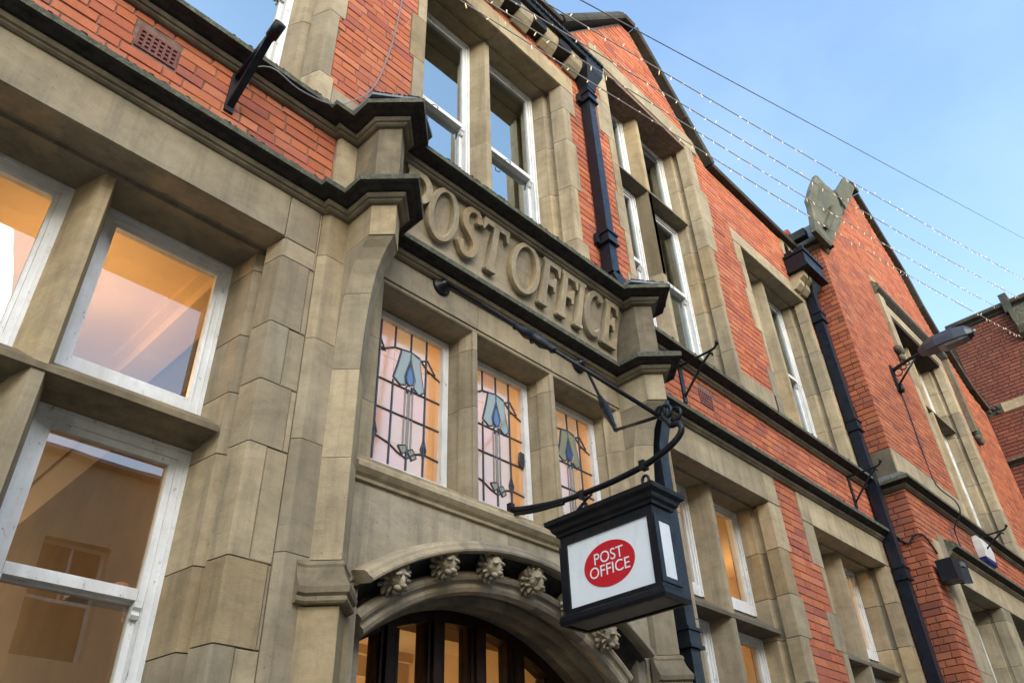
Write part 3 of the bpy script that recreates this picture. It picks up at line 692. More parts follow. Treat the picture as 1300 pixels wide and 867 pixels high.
for i in range(72):
    x = 4.60 - i * .068
    MB().tube([(x, -.214, 8.905), (x - .05, -.218, 8.955)], .012, 5).build('rope_twist', 'iron', G)
# ---- piers --------------------------------------------------------------------------------
def pier(cx):
    def plan(s, w_=.1, b=.06): return [(cx - w_, b), (cx - w_, -s), (cx, -s - w_), (cx + w_, -s), (cx + w_, b)]
    def seg(secs, mat='stone'):
        mb = MB(); mb.loft([[(x, y, z) for x, y in plan(s)] for z, s in secs]); stone(mb, mat)
    seg([(5.055, .26), (UPZ - .003, .26)], 'sooty')
    seg([(4.645, .26), (LOWZ - .003, .26)])
    seg([(4.33, .083), (4.45, .112), (4.53, .15), (4.59, .195), (4.625, .235), (4.642, .25)])
    seg([(3.86, .041), (4.05, .048), (4.2, .062), (4.327, .082)]); seg([(3.36, .04), (3.857, .04)]); seg([(2.86, .04), (3.357, .04)])
    # moulded base: sweep round the prow
    base = [(-.02, 2.66), (.028, 2.66), (.036, 2.668), (.036, 2.682), (.028, 2.690), (.044, 2.70), (.048, 2.725), (.030, 2.755), (.014, 2.79), (.006, 2.82), (.010, 2.832), (.002, 2.85), (-.02, 2.86)]
    MB().sweep(base, [(cx - .16, -.04), (cx - .11, -.045), (cx, -.155), (cx + .10, -.055), (cx + .10, .02)]).build('pier_base', 'sooty', B)
    for z0, z1 in ((1.9, 2.655), (1.2, 1.9), (.1, 1.2)):
        stone(MB().prism_z([(cx - .14, .06), (cx - .14, -.035), (cx - .105, -.05), (cx, -.155), (cx + .105, -.05), (cx + .14, -.035), (cx + .14, .06)], z0 + .002, z1 - .002))
pier(1.92); pier(4.505)
for z0, z1 in ((.1, 1.5), (1.5, 2.6), (2.6, 3.4), (3.4, 4.1), (4.1, 4.56), (4.56, 4.872)):   # flat strip right of the right pier
    rect_stone(4.60, 4.70, z0, z1, y=-.03)
# ---- entrance bay wall ------------------------------------------------------------------------
bx0, bx1 = 2.02, 4.40
for a, b in ((bx0, 2.9), (2.9, 3.62), (3.62, bx1)):
    pr = [(0, 4.873), (0, 4.678), (.012, 4.676), (.012, 4.662), (0, 4.660), (.0, 4.648), (.006, 4.640), (.03, 4.632), (.055, 4.618), (.07, 4.612), (.16, 4.606), (.165, 4.612), (.18, 4.612), (.185, 4.604), (.35, 4.602), (.35, 4.873)]
    stone(MB().prism_x(pr, a + .0015, b - .0015))
def bay_jamb(xa, s, xo, zz):
    for z0, z1 in zip(zz, zz[1:]):
        pl = [(xo, 0), (xa + s * .012, 0), (xa, .010), (xa - s * .018, .04), (xa - s * .040, .085), (xa - s * .052, .10), (xa - s * .036, .108), (xa - s * .040, .118), (xa - s * .07, .21), (xa - s * .07, .33), (xo, .33)]
        if s > 0: pl = pl[::-1]
        stone(MB().prism_z(pl, z0 + .0015, z1 - .0015))
bay_jamb(2.135, -1, bx0, [3.46, 3.80, 4.22, 4.645]); bay_jamb(4.352, 1, bx1, [3.46, 3.9, 4.3, 4.645])
for xc in (2.875, 3.615):
    for z0, z1 in ((3.46, 4.08), (4.08, 4.50), (4.50, 4.645)):
        h = [(.014, .0), (.020, .006), (.022, .02), (.040, .05), (.052, .085), (.056, .10), (.044, .106), (.046, .118), (.066, .21), (.066, .32)]
        pl = [(xc - x, y) for x, y in reversed(h)] + [(xc + x, y) for x, y in h]
        stone(MB().prism_z(pl, z0 + .0015, z1 - .0015))
MB().sweep([(-.08, 3.335), (.018, 3.335), (.022, 3.35), (.040, 3.362), (.062, 3.385), (.062, 3.41), (.040, 3.424), (.030, 3.428), (.026, 3.440), (.030, 3.455), (.0, 3.462), (-.20, 3.545), (-.30, 3.545), (-.30, 3.335)], [(bx0, 0), (bx1, 0)]).build('window_sill', 'carved', B)
# frieze with its cove
cove = [(-.030, 5.06), (-.042, 5.07), (-.042, 5.082), (-.034, 5.09), (-.038, 5.15), (-.052, 5.24), (-.075, 5.34), (-.105, 5.44), (-.135, 5.505), (-.150, 5.535), (.2, 5.535), (.2, 5.06)]
stone(MB().prism_x(cove, bx0, bx1), 'carved', name='frieze_stone'); FR = bpy.data.objects['frieze_stone']
def ell(cx, cz, rx, rz, n=40, rot=0): return [(cx + rx * math.cos(2 * math.pi * i / n) * math.cos(rot) - rz * math.sin(2 * math.pi * i / n) * math.sin(rot), cz + rx * math.cos(2 * math.pi * i / n) * math.sin(rot) + rz * math.sin(2 * math.pi * i / n) * math.cos(rot)) for i in range(n)]
def ribbon(pts, wd):
    L, Rr = [], []; n = len(pts)
    for i in range(n):
        a, b = pts[max(i - 1, 0)], pts[min(i + 1, n - 1)]; d = math.hypot(b[0] - a[0], b[1] - a[1]); nx, nz2 = -(b[1] - a[1]) / d, (b[0] - a[0]) / d
        w_ = wd[i] / 2; L.append((pts[i][0] + nx * w_, pts[i][1] + nz2 * w_)); Rr.append((pts[i][0] - nx * w_, pts[i][1] - nz2 * w_))
    return L + Rr[::-1]
def glyph(ch, w_):
    st, sr, H = .050, .018, .392
    s0 = sr; x1 = s0 + st
    if ch == 'O':
        return [ell(w_ / 2, H / 2, w_ / 2, H / 2 + .008), ell(w_ / 2, H / 2, w_ / 2 - .040, H / 2 - .020)[::-1]]
    if ch == 'I': return [[(0, 0), (s0 + st + sr, 0), (s0 + st + sr, .022), (x1, .04), (x1, H - .04), (x1 + sr, H - .022), (x1 + sr, H), (0, H), (0, H - .022), (s0, H - .04), (s0, .04), (0, .022)]]
    if ch == 'T':
        c = w_ / 2; h = st / 2
        return [[(c - h - sr, 0), (c + h + sr, 0), (c + h + sr, .022), (c + h, .04), (c + h, H - .045), (w_ - .035, H - .045), (w_ - .012, H - .10), (w_, H - .10), (w_, H), (0, H), (0, H - .10), (.012, H - .10), (.035, H - .045), (c - h, H - .045), (c - h, .04), (c - h - sr, .022)]]
    if ch in 'FE':
        o = [(0, 0)]
        if ch == 'E': o += [(w_, 0), (w_ + .012, .10), (w_ - .004, .10), (w_ - .035, .042), (x1, .042)]
        else: o += [(x1 + sr, 0), (x1 + sr, .022), (x1, .04)]
        o += [(x1, .185), (w_ - .06, .185), (w_ - .05, .15), (w_ - .034, .15), (w_ - .034, .265), (w_ - .05, .265), (w_ - .06, .228), (x1, .228), (x1, H - .042), (w_ - .035, H - .042), (w_ - .012, H - .10), (w_, H - .10), (w_, H), (0, H), (0, H - .022), (s0, H - .04), (s0, .04), (0, .022)]
        return [o]
    if ch == 'P':
        zc, rz = H - .115, .115; arc = [(w_ - .11 + .11 * math.cos(a), zc + rz * math.sin(a)) for a in [-math.pi / 2 + math.pi * i / 16 for i in range(17)]]
        inn = [(w_ - .115 + .062 * math.cos(a), zc + .072 * math.sin(a)) for a in [-math.pi / 2 + math.pi * i / 16 for i in range(17)]]
        return [[(0, 0), (x1 + sr, 0), (x1 + sr, .022), (x1, .04), (x1, zc - rz)] + arc + [(0, H), (0, H - .022), (s0, H - .04), (s0, .04), (0, .022)], [(x1, zc - .072)] + inn + [(x1, zc + .072)]]
    if ch == 'C':
        a0, a1 = R(48), R(318); n = 34; pts = [(w_ * .54 + w_ * .46 * math.cos(a) , H / 2 + (H / 2 - .018) * math.sin(a)) for a in [a0 + (a1 - a0) * i / n for i in range(n + 1)]]
        return [ribbon(pts, [.05 if i < 3 else (.028 if i > n - 3 else .028 + .020 * math.sin(math.pi * i / n)) for i in range(n + 1)])]
    if ch == 'S':
        ctrl = [(.93, .76), (.80, .92), (.55, .965), (.28, .91), (.13, .76), (.22, .60), (.50, .50), (.78, .39), (.88, .24), (.74, .09), (.46, .035), (.20, .09), (.06, .25)]
        P3 = []
        for i in range(len(ctrl) - 1):
            p0, p1, p2, p3 = ctrl[max(i - 1, 0)], ctrl[i], ctrl[i + 1], ctrl[min(i + 2, len(ctrl) - 1)]
            for t in (0, .33, .67):
                P3.append(tuple(.5 * ((2 * p1[k]) + (-p0[k] + p2[k]) * t + (2 * p0[k] - 5 * p1[k] + 4 * p2[k] - p3[k]) * t * t + (-p0[k] + 3 * p1[k] - 3 * p2[k] + p3[k]) * t ** 3) for k in (0, 1)))
        P3.append(ctrl[-1]); P3 = [(x * w_, z * H) for x, z in P3]; n = len(P3)
        return [ribbon(P3, [(.048 if i < 2 or i > n - 3 else .028 + .024 * math.sin(math.pi * i / (n - 1)) ** 2) for i in range(n)])]
TILT = Matrix.Rotation(R(90 + 12.5), 4, 'X')
for ch, a, b in (('P', 2.125, 2.365), ('O', 2.345, 2.61), ('S', 2.63, 2.81), ('T', 2.815, 3.075), ('O', 3.115, 3.42), ('F', 3.43, 3.63), ('F', 3.635, 3.835), ('I', 3.83, 3.935), ('C', 3.935, 4.155), ('E', 4.155, 4.335)):
    me = curve_mesh(glyph(ch, b - a - .012), .026, .003)
    xform(me, Matrix.Translation((a + .006 - ORG['frieze_stone'].x, -.056, 5.158)) @ TILT); link('letter', me, 'carved', FR)
# stained glass lights
def stained(x0, x1, z0, z1, y):
    f = MB(); fw = .045
    for (a, b, c, d) in ((x0, x0 + fw, z0, z1), (x1 - fw, x1, z0, z1), (x0 + fw, x1 - fw, z1 - fw, z1), (x0 + fw, x1 - fw, z0, z0 + fw)): f.box(a, b, y - .03, y + .05, c, d)
    W = f.build('stained_glass_window', 'white', B); X0, X1, Z0, Z1 = x0 + fw, x1 - fw, z0 + fw, z1 - fw; w_, h_ = X1 - X0, Z1 - Z0
    px = lambda u, v: (X0 + u * w_, Z0 + v * h_)
    us = [0, .085, .30, .54, .78, 1.0]; vs = [0, .17, .37, .57, .745, .90 - .08, 1.0]
    rng = random.Random(int(x0 * 100)); lead = MB()
    for i in range(5):
        for j in range(6):
            kk = 'amber' if i == 4 else rng.choice(('clear', 'pink', 'clear', 'pink', 'amber' if j >= 4 else 'clear'))  # amber right column imitates panes that mirror the dark jamb, not sky
            a, c = px(us[i], vs[j]); b, d = px(us[i + 1], vs[j + 1])
            o = MB().box(a + .002, b - .002, y + .004, y + .008, c + .002, d - .002).build('pane', SG[kk], W)
    def ld(pts, r=.0072): lead.tube([(*px(*p)[:1], y + .002, px(*p)[1]) for p in pts], r, 5, False)
    for u in (.30, .78): ld([(u, 0), (u, .60) if u == .30 else (u, 1)])
    ld([(.54, 0), (.54, .18)]); ld([(.54, .84), (.54, 1)]); ld([(.30, .84), (.30, 1)]); ld([(.085, 0), (.085, 1)])
    for v in (.37, .57): ld([(0, v), (1, v)])
    ld([(0, .19), (.30, .155), (.42, .12), (.54, .10), (.66, .15), (.78, .17), (1, .16)])
    ld([(0, .80), (.14, .79), (.30, .84), (.54, .86), (.70, .83), (.80, .78), (1, .74)]); ld([(.085, .86), (.16, .78), (.04, .77), (.085, .86)]); ld([(.70, .83), (.80, .855), (.92, .77), (.80, .765)])
    for u in (.085, .78): ld([(u - .0, .26), (u - .035, .20), (u, .13), (u + .035, .20), (u, .26)])
    # tulip: two flared petals, blue bud, stem and yellow foot
    def piece(pts, mat, yy): 
        me = curve_mesh([[px(*p) for p in pts]], .002); xform(me, Matrix.Translation((-ORG[W.name].x, yy, 0)) @ Matrix.Rotation(R(90), 4, 'X')); o = link('pane', me, SG[mat], W)
        ld(pts + pts[:1], .0072); return o
    bud = [(.54, .765), (.50, .70), (.485, .655), (.50, .62), (.54, .605), (.58, .62), (.595, .655), (.58, .70)]
    piece([(.54, .86), (.40, .845), (.36, .74), (.30, .62), (.40, .585), (.475, .60), (.46, .66), (.50, .73), (.54, .80)], 'green', y)
    piece([(.54, .86), (.68, .845), (.70, .74), (.755, .60), (.68, .565), (.605, .60), (.62, .66), (.58, .73), (.545, .80)], 'green', y)
    piece(bud, 'blue', y - .001)
    ld([(.51, .60), (.49, .575), (.515, .55), (.54, .57), (.565, .55), (.59, .575), (.57, .60)])
    for u in (.485, .53, .55, .595): ld([(u, .56), (u, .14)], .0056)
    piece([(.42, .165), (.48, .12), (.53, .145), (.52, .185)], 'yellow', y); piece([(.55, .15), (.62, .10), (.68, .125), (.62, .175)], 'yellow', y)
    lead.build('leadwork', 'came', W)
    return W
SW = [stained(a, b, 3.55, 4.606, .215) for a, b in ((2.20, 2.81), (2.94, 3.55), (3.68, 4.29))]
MB().prism_y([(3.455, 3.985), (3.465, 3.95), (3.49, 3.95), (3.50, 3.97), (3.50, 4.05), (3.465, 4.055)], .192, .212).build('vent_flap', 'lampgrey', SW[1])
room(2.05, 4.45, .40, 1.5, 3.40, 4.85, B, 'pale_plaster', 'pale_plaster', beams=False)
ceiling_lamp(2.6, 1.05, 4.85, 'glowing lamp behind the leaded glass over the door', 15, .2, .07, (1, .76, .52)); ceiling_lamp(3.8, 1.05, 4.85, 'glowing lamp behind the right leaded light over the door', 11, .2, .07, (1, .76, .52))
# arch ------------------------------------------------------------------------------------------
def arc(cx, cz, r, x0, x1, n=28):
    t0 = math.acos(max(-1, min(1, (x0 - cx) / r))); t1 = math.acos(max(-1, min(1, (x1 - cx) / r)))
    return [(cx + r * math.cos(t0 + (t1 - t0) * i / n), cz + r * math.sin(t0 + (t1 - t0) * i / n)) for i in range(n + 1)]
ACX, HZ, HR = 3.19, 1.34, 1.90
IZ, IR = 1.50, 1.55     # inner order: lower centre, smaller radius
hood_out = arc(ACX, HZ, 1.865, 2.06, 4.32)
# spandrel wall above the hood in two stones
for a, b in ((bx0, 3.12), (3.12, bx1)):
    pts = [p for p in hood_out if a < p[0] < b]; lo = [(a, pts[0][1] if a > 2.1 else 2.2)] if a > 2.1 else [(a, 2.30), (2.08, 2.30), (2.08, pts[0][1])]
    hi = [(b, pts[-1][1])] if b < 4.3 else [(4.33, pts[-1][1]), (4.33, 2.30), (b, 2.30)]
    stone(MB().prism_y([(a + .001, 3.334)] + [(max(x, a + .001), z) for x, z in lo] + pts + [(min(x, b - .001), z) for x, z in hi] + [(b - .001, 3.334)], 0, .3), 'arch')
for a, b in ((bx0, 2.10), (4.31, bx1)):
    for z0, z1 in ((.1, 1.0), (1.0, 1.7), (1.7, 2.298)): rect_stone(a, b, z0, z1, y=0.0, d=.3)
def arch_order(prof, cx, cz, x0, x1, name, mat, n=36, stones=1, smooth=False):
    """profile (radius, y) carried round an arc"""
    r0 = prof[0][0]; t0 = math.acos((x0 - cx) / r0); t1 = math.acos((x1 - cx) / r0)
    for q in range(stones):
        k0, k1 = q / stones, (q + 1) / stones; m_ = max(4, n // stones); g_ = .0012 if stones > 1 else 0
        rings = [[(cx + r * math.cos(t), y, cz + r * math.sin(t)) for r, y in prof] for t in [t0 + (t1 - t0) * (k0 + (k1 - k0) * i / m_) for i in range(m_ + 1)]]
        MB().loft(rings, smooth=smooth).build(name, mat, B)
arch_order([(1.905, .02), (1.905, -.015), (1.895, -.05), (1.885, -.085), (1.87, -.10), (1.855, -.102), (1.848, -.112), (1.835, -.118), (1.825, -.115), (1.820, -.09), (1.835, -.02), (1.835, .06), (1.86, .06)], ACX, HZ, 2.07, 4.31, 'hood_mould', 'arch', stones=3)
# dark hollow with carved heads
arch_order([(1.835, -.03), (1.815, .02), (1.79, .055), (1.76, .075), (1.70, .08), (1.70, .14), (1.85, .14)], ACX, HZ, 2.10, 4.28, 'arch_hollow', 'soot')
arch_order([(1.60, .085), (1.60, .035), (1.585, .012), (1.565, .005), (1.55, .012), (1.545, .03), (1.53, .036), (1.512, .030), (1.492, .04), (1.482, .06), (1.484, .09), (1.50, .12), (1.52, .14), (1.52, .17), (1.60, .17)], 3.17, IZ, 2.125, 4.20, 'inner_arch', 'arch', stones=5)
arch_order([(1.56, .165), (1.50, .165), (1.475, .18), (1.462, .20), (1.470, .225), (1.485, .235), (1.49, .27), (1.474, .29), (1.468, .33), (1.480, .35), (1.495, .36), (1.495, .52), (1.56, .52)], 3.19, IZ, 2.20, 4.17, 'reveal_arch', 'sooty', stones=3)
for s, xa, xo in ((-1, 2.34, 2.10), (1, 4.02, 4.31)):
    for z0, z1 in ((.1, 1.0), (1.0, 1.7), (1.7, 2.35)):
        pl = [(xo, .03), (xa - s * -.12, .03), (xa + s * .07, .10), (xa + s * .06, .20), (xa, .30), (xa, .52), (xo, .52)]
        stone(MB().prism_z(pl[::-1] if s > 0 else pl, z0 + .002, z1 - .002), 'arch')
for s, x0, x1 in ((-1, 2.10, 2.25), (1, 4.12, 4.31)): MB().box(x0, x1, .145, .50, 2.35, 2.95).build('arch_backing', 'arch', B); MB().box(2.081 if s < 0 else 4.25, 2.125 if s < 0 else 4.329, .012, .14, 2.30, 2.90).build('stone', 'arch', B)
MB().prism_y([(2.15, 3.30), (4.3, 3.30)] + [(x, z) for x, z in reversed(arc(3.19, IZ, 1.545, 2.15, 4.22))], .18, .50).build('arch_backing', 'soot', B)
# carved heads
def lion(cx, cz, k):
    rng = random.Random(k * 31 + 3); mb = MB(); C0 = Vector((cx, -.03, cz)); rx = Matrix.Rotation(R(24), 3, 'X') @ Matrix.Rotation(R(rng.uniform(-8, 8)), 3, 'Y')
    def blob(p, r, n=10, m_=7, rot=0.0, bend=0.0):
        rr = r if isinstance(r, tuple) else (r, r, r); rings = []; q0 = Matrix.Rotation(rot, 3, 'Y')
        for j in range(m_ + 1):
            a = math.pi * (j + .02) / (m_ + .04); ring = []
            for i in range(n):
                v = Vector((rr[0] * math.sin(a) * math.cos(2 * math.pi * i / n), rr[1] * math.sin(a) * math.sin(2 * math.pi * i / n), rr[2] * math.cos(a)))
                v.y += bend * (v.z / rr[2]) ** 2; ring.append(C0 + rx @ (Vector(p) + q0 @ v))
            rings.append(ring)
        mb.loft(rings, smooth=True)
    blob((0, .03, 0), (.060, .07, .066)); blob((0, -.024, .008), (.046, .046, .054))                    # skull and face
    blob((0, -.060, -.008), (.013, .030, .032)); blob((0, -.086, -.022), (.020, .014, .012))             # bridge and nose
    for sx in (-1, 1):
        blob((sx * .018, -.070, -.036), (.020, .022, .014)); blob((sx * .024, -.062, .028), (.020, .016, .008), rot=sx * .35)   # muzzle, brow
        blob((sx * .030, -.034, -.004), (.014, .020, .016)); blob((sx * .021, -.062, .012), (.007, .008, .006), 8, 5)           # cheek, eye
        blob((sx * .050, -.004, .052), (.014, .012, .022), rot=sx * .6)
    blob((0, -.040, -.060), (.018, .020, .010))
    for ring, (rr, yy, n, ln, wd) in enumerate(((.056, -.012, 12, .022, .0115), (.070, .012, 14, .026, .0135))):   # mane: long locks raying out, tips curling forward
        for i in range(n):
            a = 2 * math.pi * (i + .5 * ring + rng.uniform(-.15, .15)) / n; q = rr * rng.uniform(.94, 1.08)
            blob((q * math.sin(a) * .95, yy + rng.uniform(-.006, .006), q * math.cos(a)), (wd * rng.uniform(.8, 1.15), .014, ln * rng.uniform(.8, 1.1)), 7, 6, rot=a + rng.uniform(-.35, .35), bend=-.014)
    mb.build('carved_head', 'arch', B)
HEADS = [(2.30, 2.885), (2.615, 3.03), (2.945, 3.09), (3.275, 3.085), (3.60, 3.02), (3.91, 2.885)]
for k, (x, z) in enumerate(HEADS): lion(x, z + .005, k)
# door joinery in the arch
DY = .43; dz = 2.0
dm = MB(); dm.loft([[(x, DY, z) for x, z in arc(3.19, IZ, 1.50, 2.3, 4.1)] + [(x, DY, z) for x, z in reversed(arc(3.19, IZ, 1.425, 2.3, 4.1))], [(x, DY + .1, z) for x, z in arc(3.19, IZ, 1.50, 2.3, 4.1)] + [(x, DY + .1, z) for x, z in reversed(arc(3.19, IZ, 1.425, 2.3, 4.1))]])
D = dm.build('door', 'wood', B)
for i in range(6):
    xc = 2.3725 + i * .322 - .05
    zt = IZ + math.sqrt(max(.01, 1.44 ** 2 - (xc - 3.19) ** 2))
    mb = MB(); mb.box(xc - .075, xc + .075, DY + .012, DY + .085, .1, zt).box(xc - .028, xc + .028, DY - .018, DY + .0115, .1, zt - .004).box(xc - .058, xc - .042, DY - .004, DY + .0112, .1, zt - .004).box(xc + .042, xc + .058, DY - .004, DY + .0112, .1, zt - .004)
    mb.build('door_post', 'wood', D)
    x0, x1 = xc + .075, xc + .247
    top = [(x, IZ + math.sqrt(max(.01, 1.432 ** 2 - (x - 3.19) ** 2))) for x in [x0 + (x1 - x0) * q / 5 for q in range(6)]]
    if i < 5: MB().prism_y([(x0, .3)] + top + [(x1, .3)], DY + .05, DY + .056).build('pane', 'glass_door', D)
    hb = MB(); hb.box(x0 + .001, x1 - .001, DY + .03, DY + .08, 1.9, 1.96)
    if i < 5: hb.build('door_rail', 'wood', D)
room(2.15, 4.3, .60, 3.2, .1, 3.30, B, beams=True)
ceiling_lamp(3.0, 2.2, 3.30, 'glowing lamp inside the arched entrance', 60, .9, .08, (1, .74, .42))

# ================================================================== GABLED WING
Wg = thing('gabled_wing', 'projecting red brick gabled wing with hood moulded window beside the corner drainpipe', 'building', (9.6, -.35, 0))
WY, WX0, WX1 = -.35, 9.61, 16.78
WB = []
kw = dict(parent=Wg, blk=WB)
course(None, [(WX0, .1), (WX0, WY), (WX1, WY)], 5.51, 5.72, .13, mat_parent=Wg)
course(None, [(10.47, WY), (WX1, WY)], LOWZ + .02, 5.09, .13, mat_parent=Wg)
WB += [(WX0, WX1, 5.51, 5.70), (10.47, WX1, 4.88, 5.05)]
# white stone band above the upper string, and its return
for a, b in ((9.61, 10.4), (10.4, 11.3), (11.3, 11.96), (14.60, 15.6), (15.6, 16.78)):
    rect_stone(a, b, 5.69, 6.06, y=WY + SF, d=.25, **kw)
MB().box(9.602, 9.85, -.338, .05, 5.69, 6.055).build('stone', 'sooty', Wg)
# big window
jz2 = [6.06, 6.6, 7.1, 7.55, 8.0, 8.45, 8.9, 9.45]
jamb(14.36, 14.30, [(a, b, 14.56 if i % 2 else 14.60) for i, (a, b) in enumerate(zip(jz2, jz2[1:]))] + [(5.69, 6.06, 14.6)], 1, yw=WY, **kw)
jamb(12.16, 12.22, [(a, b, 11.97) for a, b in zip(jz2, jz2[1:])] + [(5.69, 6.06, 11.96)], -1, yw=WY, **kw)
lintel(11.97, 14.60, 9.452, 9.665, yw=WY, splits=(13.3,), mat='carved', **kw)
mullion(13.27, 5.69, 9.445, yw=WY, parent=Wg, joints=(8.1,)); transom(12.18, 14.34, 8.085, yw=WY, parent=Wg)
for a, b in ((12.22, 13.185), (13.355, 14.30)):
    window(a, b, 8.24, 9.44, WY + .36, Wg, fw=.04, sash=.03, glass='glass_up'); window(a, b, 5.74, 8.07, WY + .36, Wg, rail=7.05, fw=.04, sash=.03, glass='glass_up')
WH = [(12.1, 14.42, 5.72, 9.5), (10.5, 12.1, 1.45, 4.62), (12.36, 14.4, 1.45, 4.62)]; WB += [(12.1, 14.42, 5.7, 9.6)]
# hood mould with dropped ends
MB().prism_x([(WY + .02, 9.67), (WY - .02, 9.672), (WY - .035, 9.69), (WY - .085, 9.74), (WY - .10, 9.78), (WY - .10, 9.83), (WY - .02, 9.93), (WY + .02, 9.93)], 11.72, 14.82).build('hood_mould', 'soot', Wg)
rect_stone(11.73, 11.965, 9.06, 9.668, y=WY - .05, d=.2, **kw); rect_stone(11.73, 11.965, 8.55, 9.06, y=WY - .05, d=.2, **kw); rect_stone(11.73, 11.965, 9.94, 10.08, y=WY - .02, d=.2, **kw)
MB().prism_y([(14.66, 8.15), (14.82, 8.15), (14.82, 9.668), (14.66, 9.668)], WY - .09, WY + .05).build('hood_mould', 'sooty', Wg); WB.append((14.66, 14.82, 8.1, 9.67))
def boss(x, z, name='label_stop'):
    mb = MB(); rng = random.Random(int(x * 10))
    for i in range(9):
        cx, cz, r = x + rng.uniform(-.07, .07), z + rng.uniform(-.12, .12), rng.uniform(.04, .075); rings = []
        for j in range(6):
            a = math.pi * (j + .1) / 5.2; rings.append([(cx + r * math.sin(a) * math.cos(2 * math.pi * q / 8), WY - .05 + r * math.sin(a) * math.sin(2 * math.pi * q / 8), cz + r * math.cos(a)) for q in range(8)])
        mb.loft(rings, smooth=True)
    mb.build(name, 'finial', Wg)
boss(11.66, 8.43); boss(14.82, 8.12)
# ground floor windows of the wing
lintel(10.47, 16.78, 4.569, 4.892, yw=WY, splits=(12.17, 14.3), **kw)
zz = [.1, 1.4, 2.2, 2.9, 3.5, 4.1, 4.565]
jamb(10.50, 10.57, [(a, b, 10.0) for a, b in zip(zz, zz[1:])], -1, yw=WY, **kw)
rect_stone(10.0, 10.24, 4.566, 5.0, y=WY + SF, **kw); rect_stone(10.24, 10.468, 4.566, 5.12, y=WY + SF, **kw)
zz = [.1, 1.5, 2.4, 3.05, 3.85, 4.40, 4.565]
for z0, z1 in zip(zz, zz[1:]):
    pl = [(12.03, WY + SF), (12.33, WY + SF), (12.33, WY + .10), (12.30, WY + .2), (12.25, WY + .48), (11.95, WY + .48), (11.95, WY + .36), (11.985, WY + .196), (12.0, WY + .188), (12.0, WY + .148), (11.99, WY + .14), (12.01, WY + .008)]
    stone(MB().prism_z(pl, z0 + .002, z1 - .002), 'stone', Wg)
    WB.append((11.95, 12.33, z0, z1))
window(10.57, 11.95, 1.5, 4.56, WY + .36, Wg, rail=3.0, glass='glass_up'); window(12.36, 14.3, 1.5, 4.56, WY + .36, Wg, rail=3.0, glass='glass_up')
WB += [(10.2, 14.4, .1, 4.88)]
room(10.3, 14.6, .35, 2.6, 1.0, 4.85, Wg, beams=False); room(12.0, 14.6, .35, 2.6, 5.6, 9.8, Wg, beams=False)
# gable outline
WE = 9.44
WG = [(WX0, WE), (9.85, WE), (11.17, 11.02), (12.70, 12.78), (12.90, 12.78), (14.24, 11.52), (14.60, 10.88), (15.08, 10.33), (16.05, 9.60), (WX1, 9.40)]
wm = MB(); wall_sheet(wm, WX0 + .0095, WX1, 0, 9.40, WH, WY + .0095, WY + .33)
wm.prism_y([(WX0 + .0095, 9.401)] + WG[:-1] + [(WX1, 9.401)], WY + .0095, WY + .33)
wm.prism_z([(WX0 + .0095, WY + .331), (WX0 + .3, WY + .331), (WX0 + .3, .33), (WX0 + .0095, .33)], 0, WE)
wm.build('wall', 'mortar_dark', Wg)
def wcut(z):
    if z <= 9.40: return (WX0, WX1)
    def side(pts):
        for (a, p), (b, q) in zip(pts, pts[1:]):
            lo, hi = min(p, q), max(p, q)
            if lo <= z <= hi and hi > lo: return a + (b - a) * (z - p) / (q - p)
        return 12.8
    return (max(WX0, side(WG[1:4]) if z > WE else WX0), min(WX1, side(WG[4:])))
wbr = lay(WX0, WX1, 2.0, 5.52, WB, off=.03) + lay(WX0, WX1, 5.69, 12.75, WB, wcut, off=.06)
rbr = [(p, q, a, b) for p, q, a, b in lay(0, .351, 2.0, 5.52, [], header=.5, slen=.225) + lay(0, .351, 5.69, 9.42, [(-1, 2, 5.6, 6.05)], header=.5, slen=.225)]
both = [(p, q, a, b) for p, q, a, b in wbr] + [(p - 100, q - 100, a, b) for p, q, a, b in rbr]
def wframe(x, z):
    if x < -50: return Vector((WX0, .002 - (x + 100), z)), Vector((0, -1, 0)), Vector((1, 0, 0))
    return Vector((x, WY, z)), Vector((1, 0, 0)), Vector((0, 1, 0))
place_bricks(both, wframe, 'brick_wing', Wg)
# copings: right slope, apex, corner kneeler with pinnacle
coping(Wg, [(12.92, 12.80), (14.26, 11.54), (14.62, 10.90), (15.10, 10.35), (16.07, 9.62), (16.77, 9.42)], WY - .09, WY + .4, .13)
coping(Wg, [(11.20, 11.05), (12.68, 12.80)], WY - .10, WY + .4, .14); coping(Wg, [(12.68, 12.82), (12.92, 12.82)], WY - .12, WY + .4, .16)
gablet_pts = [(11.33, 11.28), (11.49, 11.42), (12.53, 12.62), (12.58, 12.72), (12.23, 12.60), (12.06, 12.58), (11.15, 11.58), (11.09, 11.47)]
MB().prism_y(gablet_pts, WY - .15, WY - .101).build('coping_stone', 'finial', Wg)
k_out = [(9.20, 9.36), (9.69, 9.36), (10.76, 10.57), (11.02, 10.93), (11.05, 11.22), (11.04, 11.45), (10.94, 11.43), (10.58, 11.34), (10.29, 11.33), (9.80, 10.70), (9.41, 10.15), (9.41, 10.02), (9.33, 9.72)]
kc = (10.2, 10.4)
mk = MB(); mk.loft([[(kc[0] + (x - kc[0]) * e, y, kc[1] + (z - kc[1]) * e) for x, z in k_out] for e, y in ((.97, WY - .045), (1, WY - .06), (1, WY - .13), (.955, WY - .15))]); mk.build('kneeler_stone', 'finial', Wg)
def gablet(pts, y0, y1, name):
    cx_ = sum(p[0] for p in pts) / len(pts); cz_ = sum(p[1] for p in pts) / len(pts)
    MB().loft([[(cx_ + (x - cx_) * e, y, cz_ + (z - cz_) * e) for x, z in pts] for e, y in ((1, y0), (.86, y1))]).build(name, 'finial', Wg)
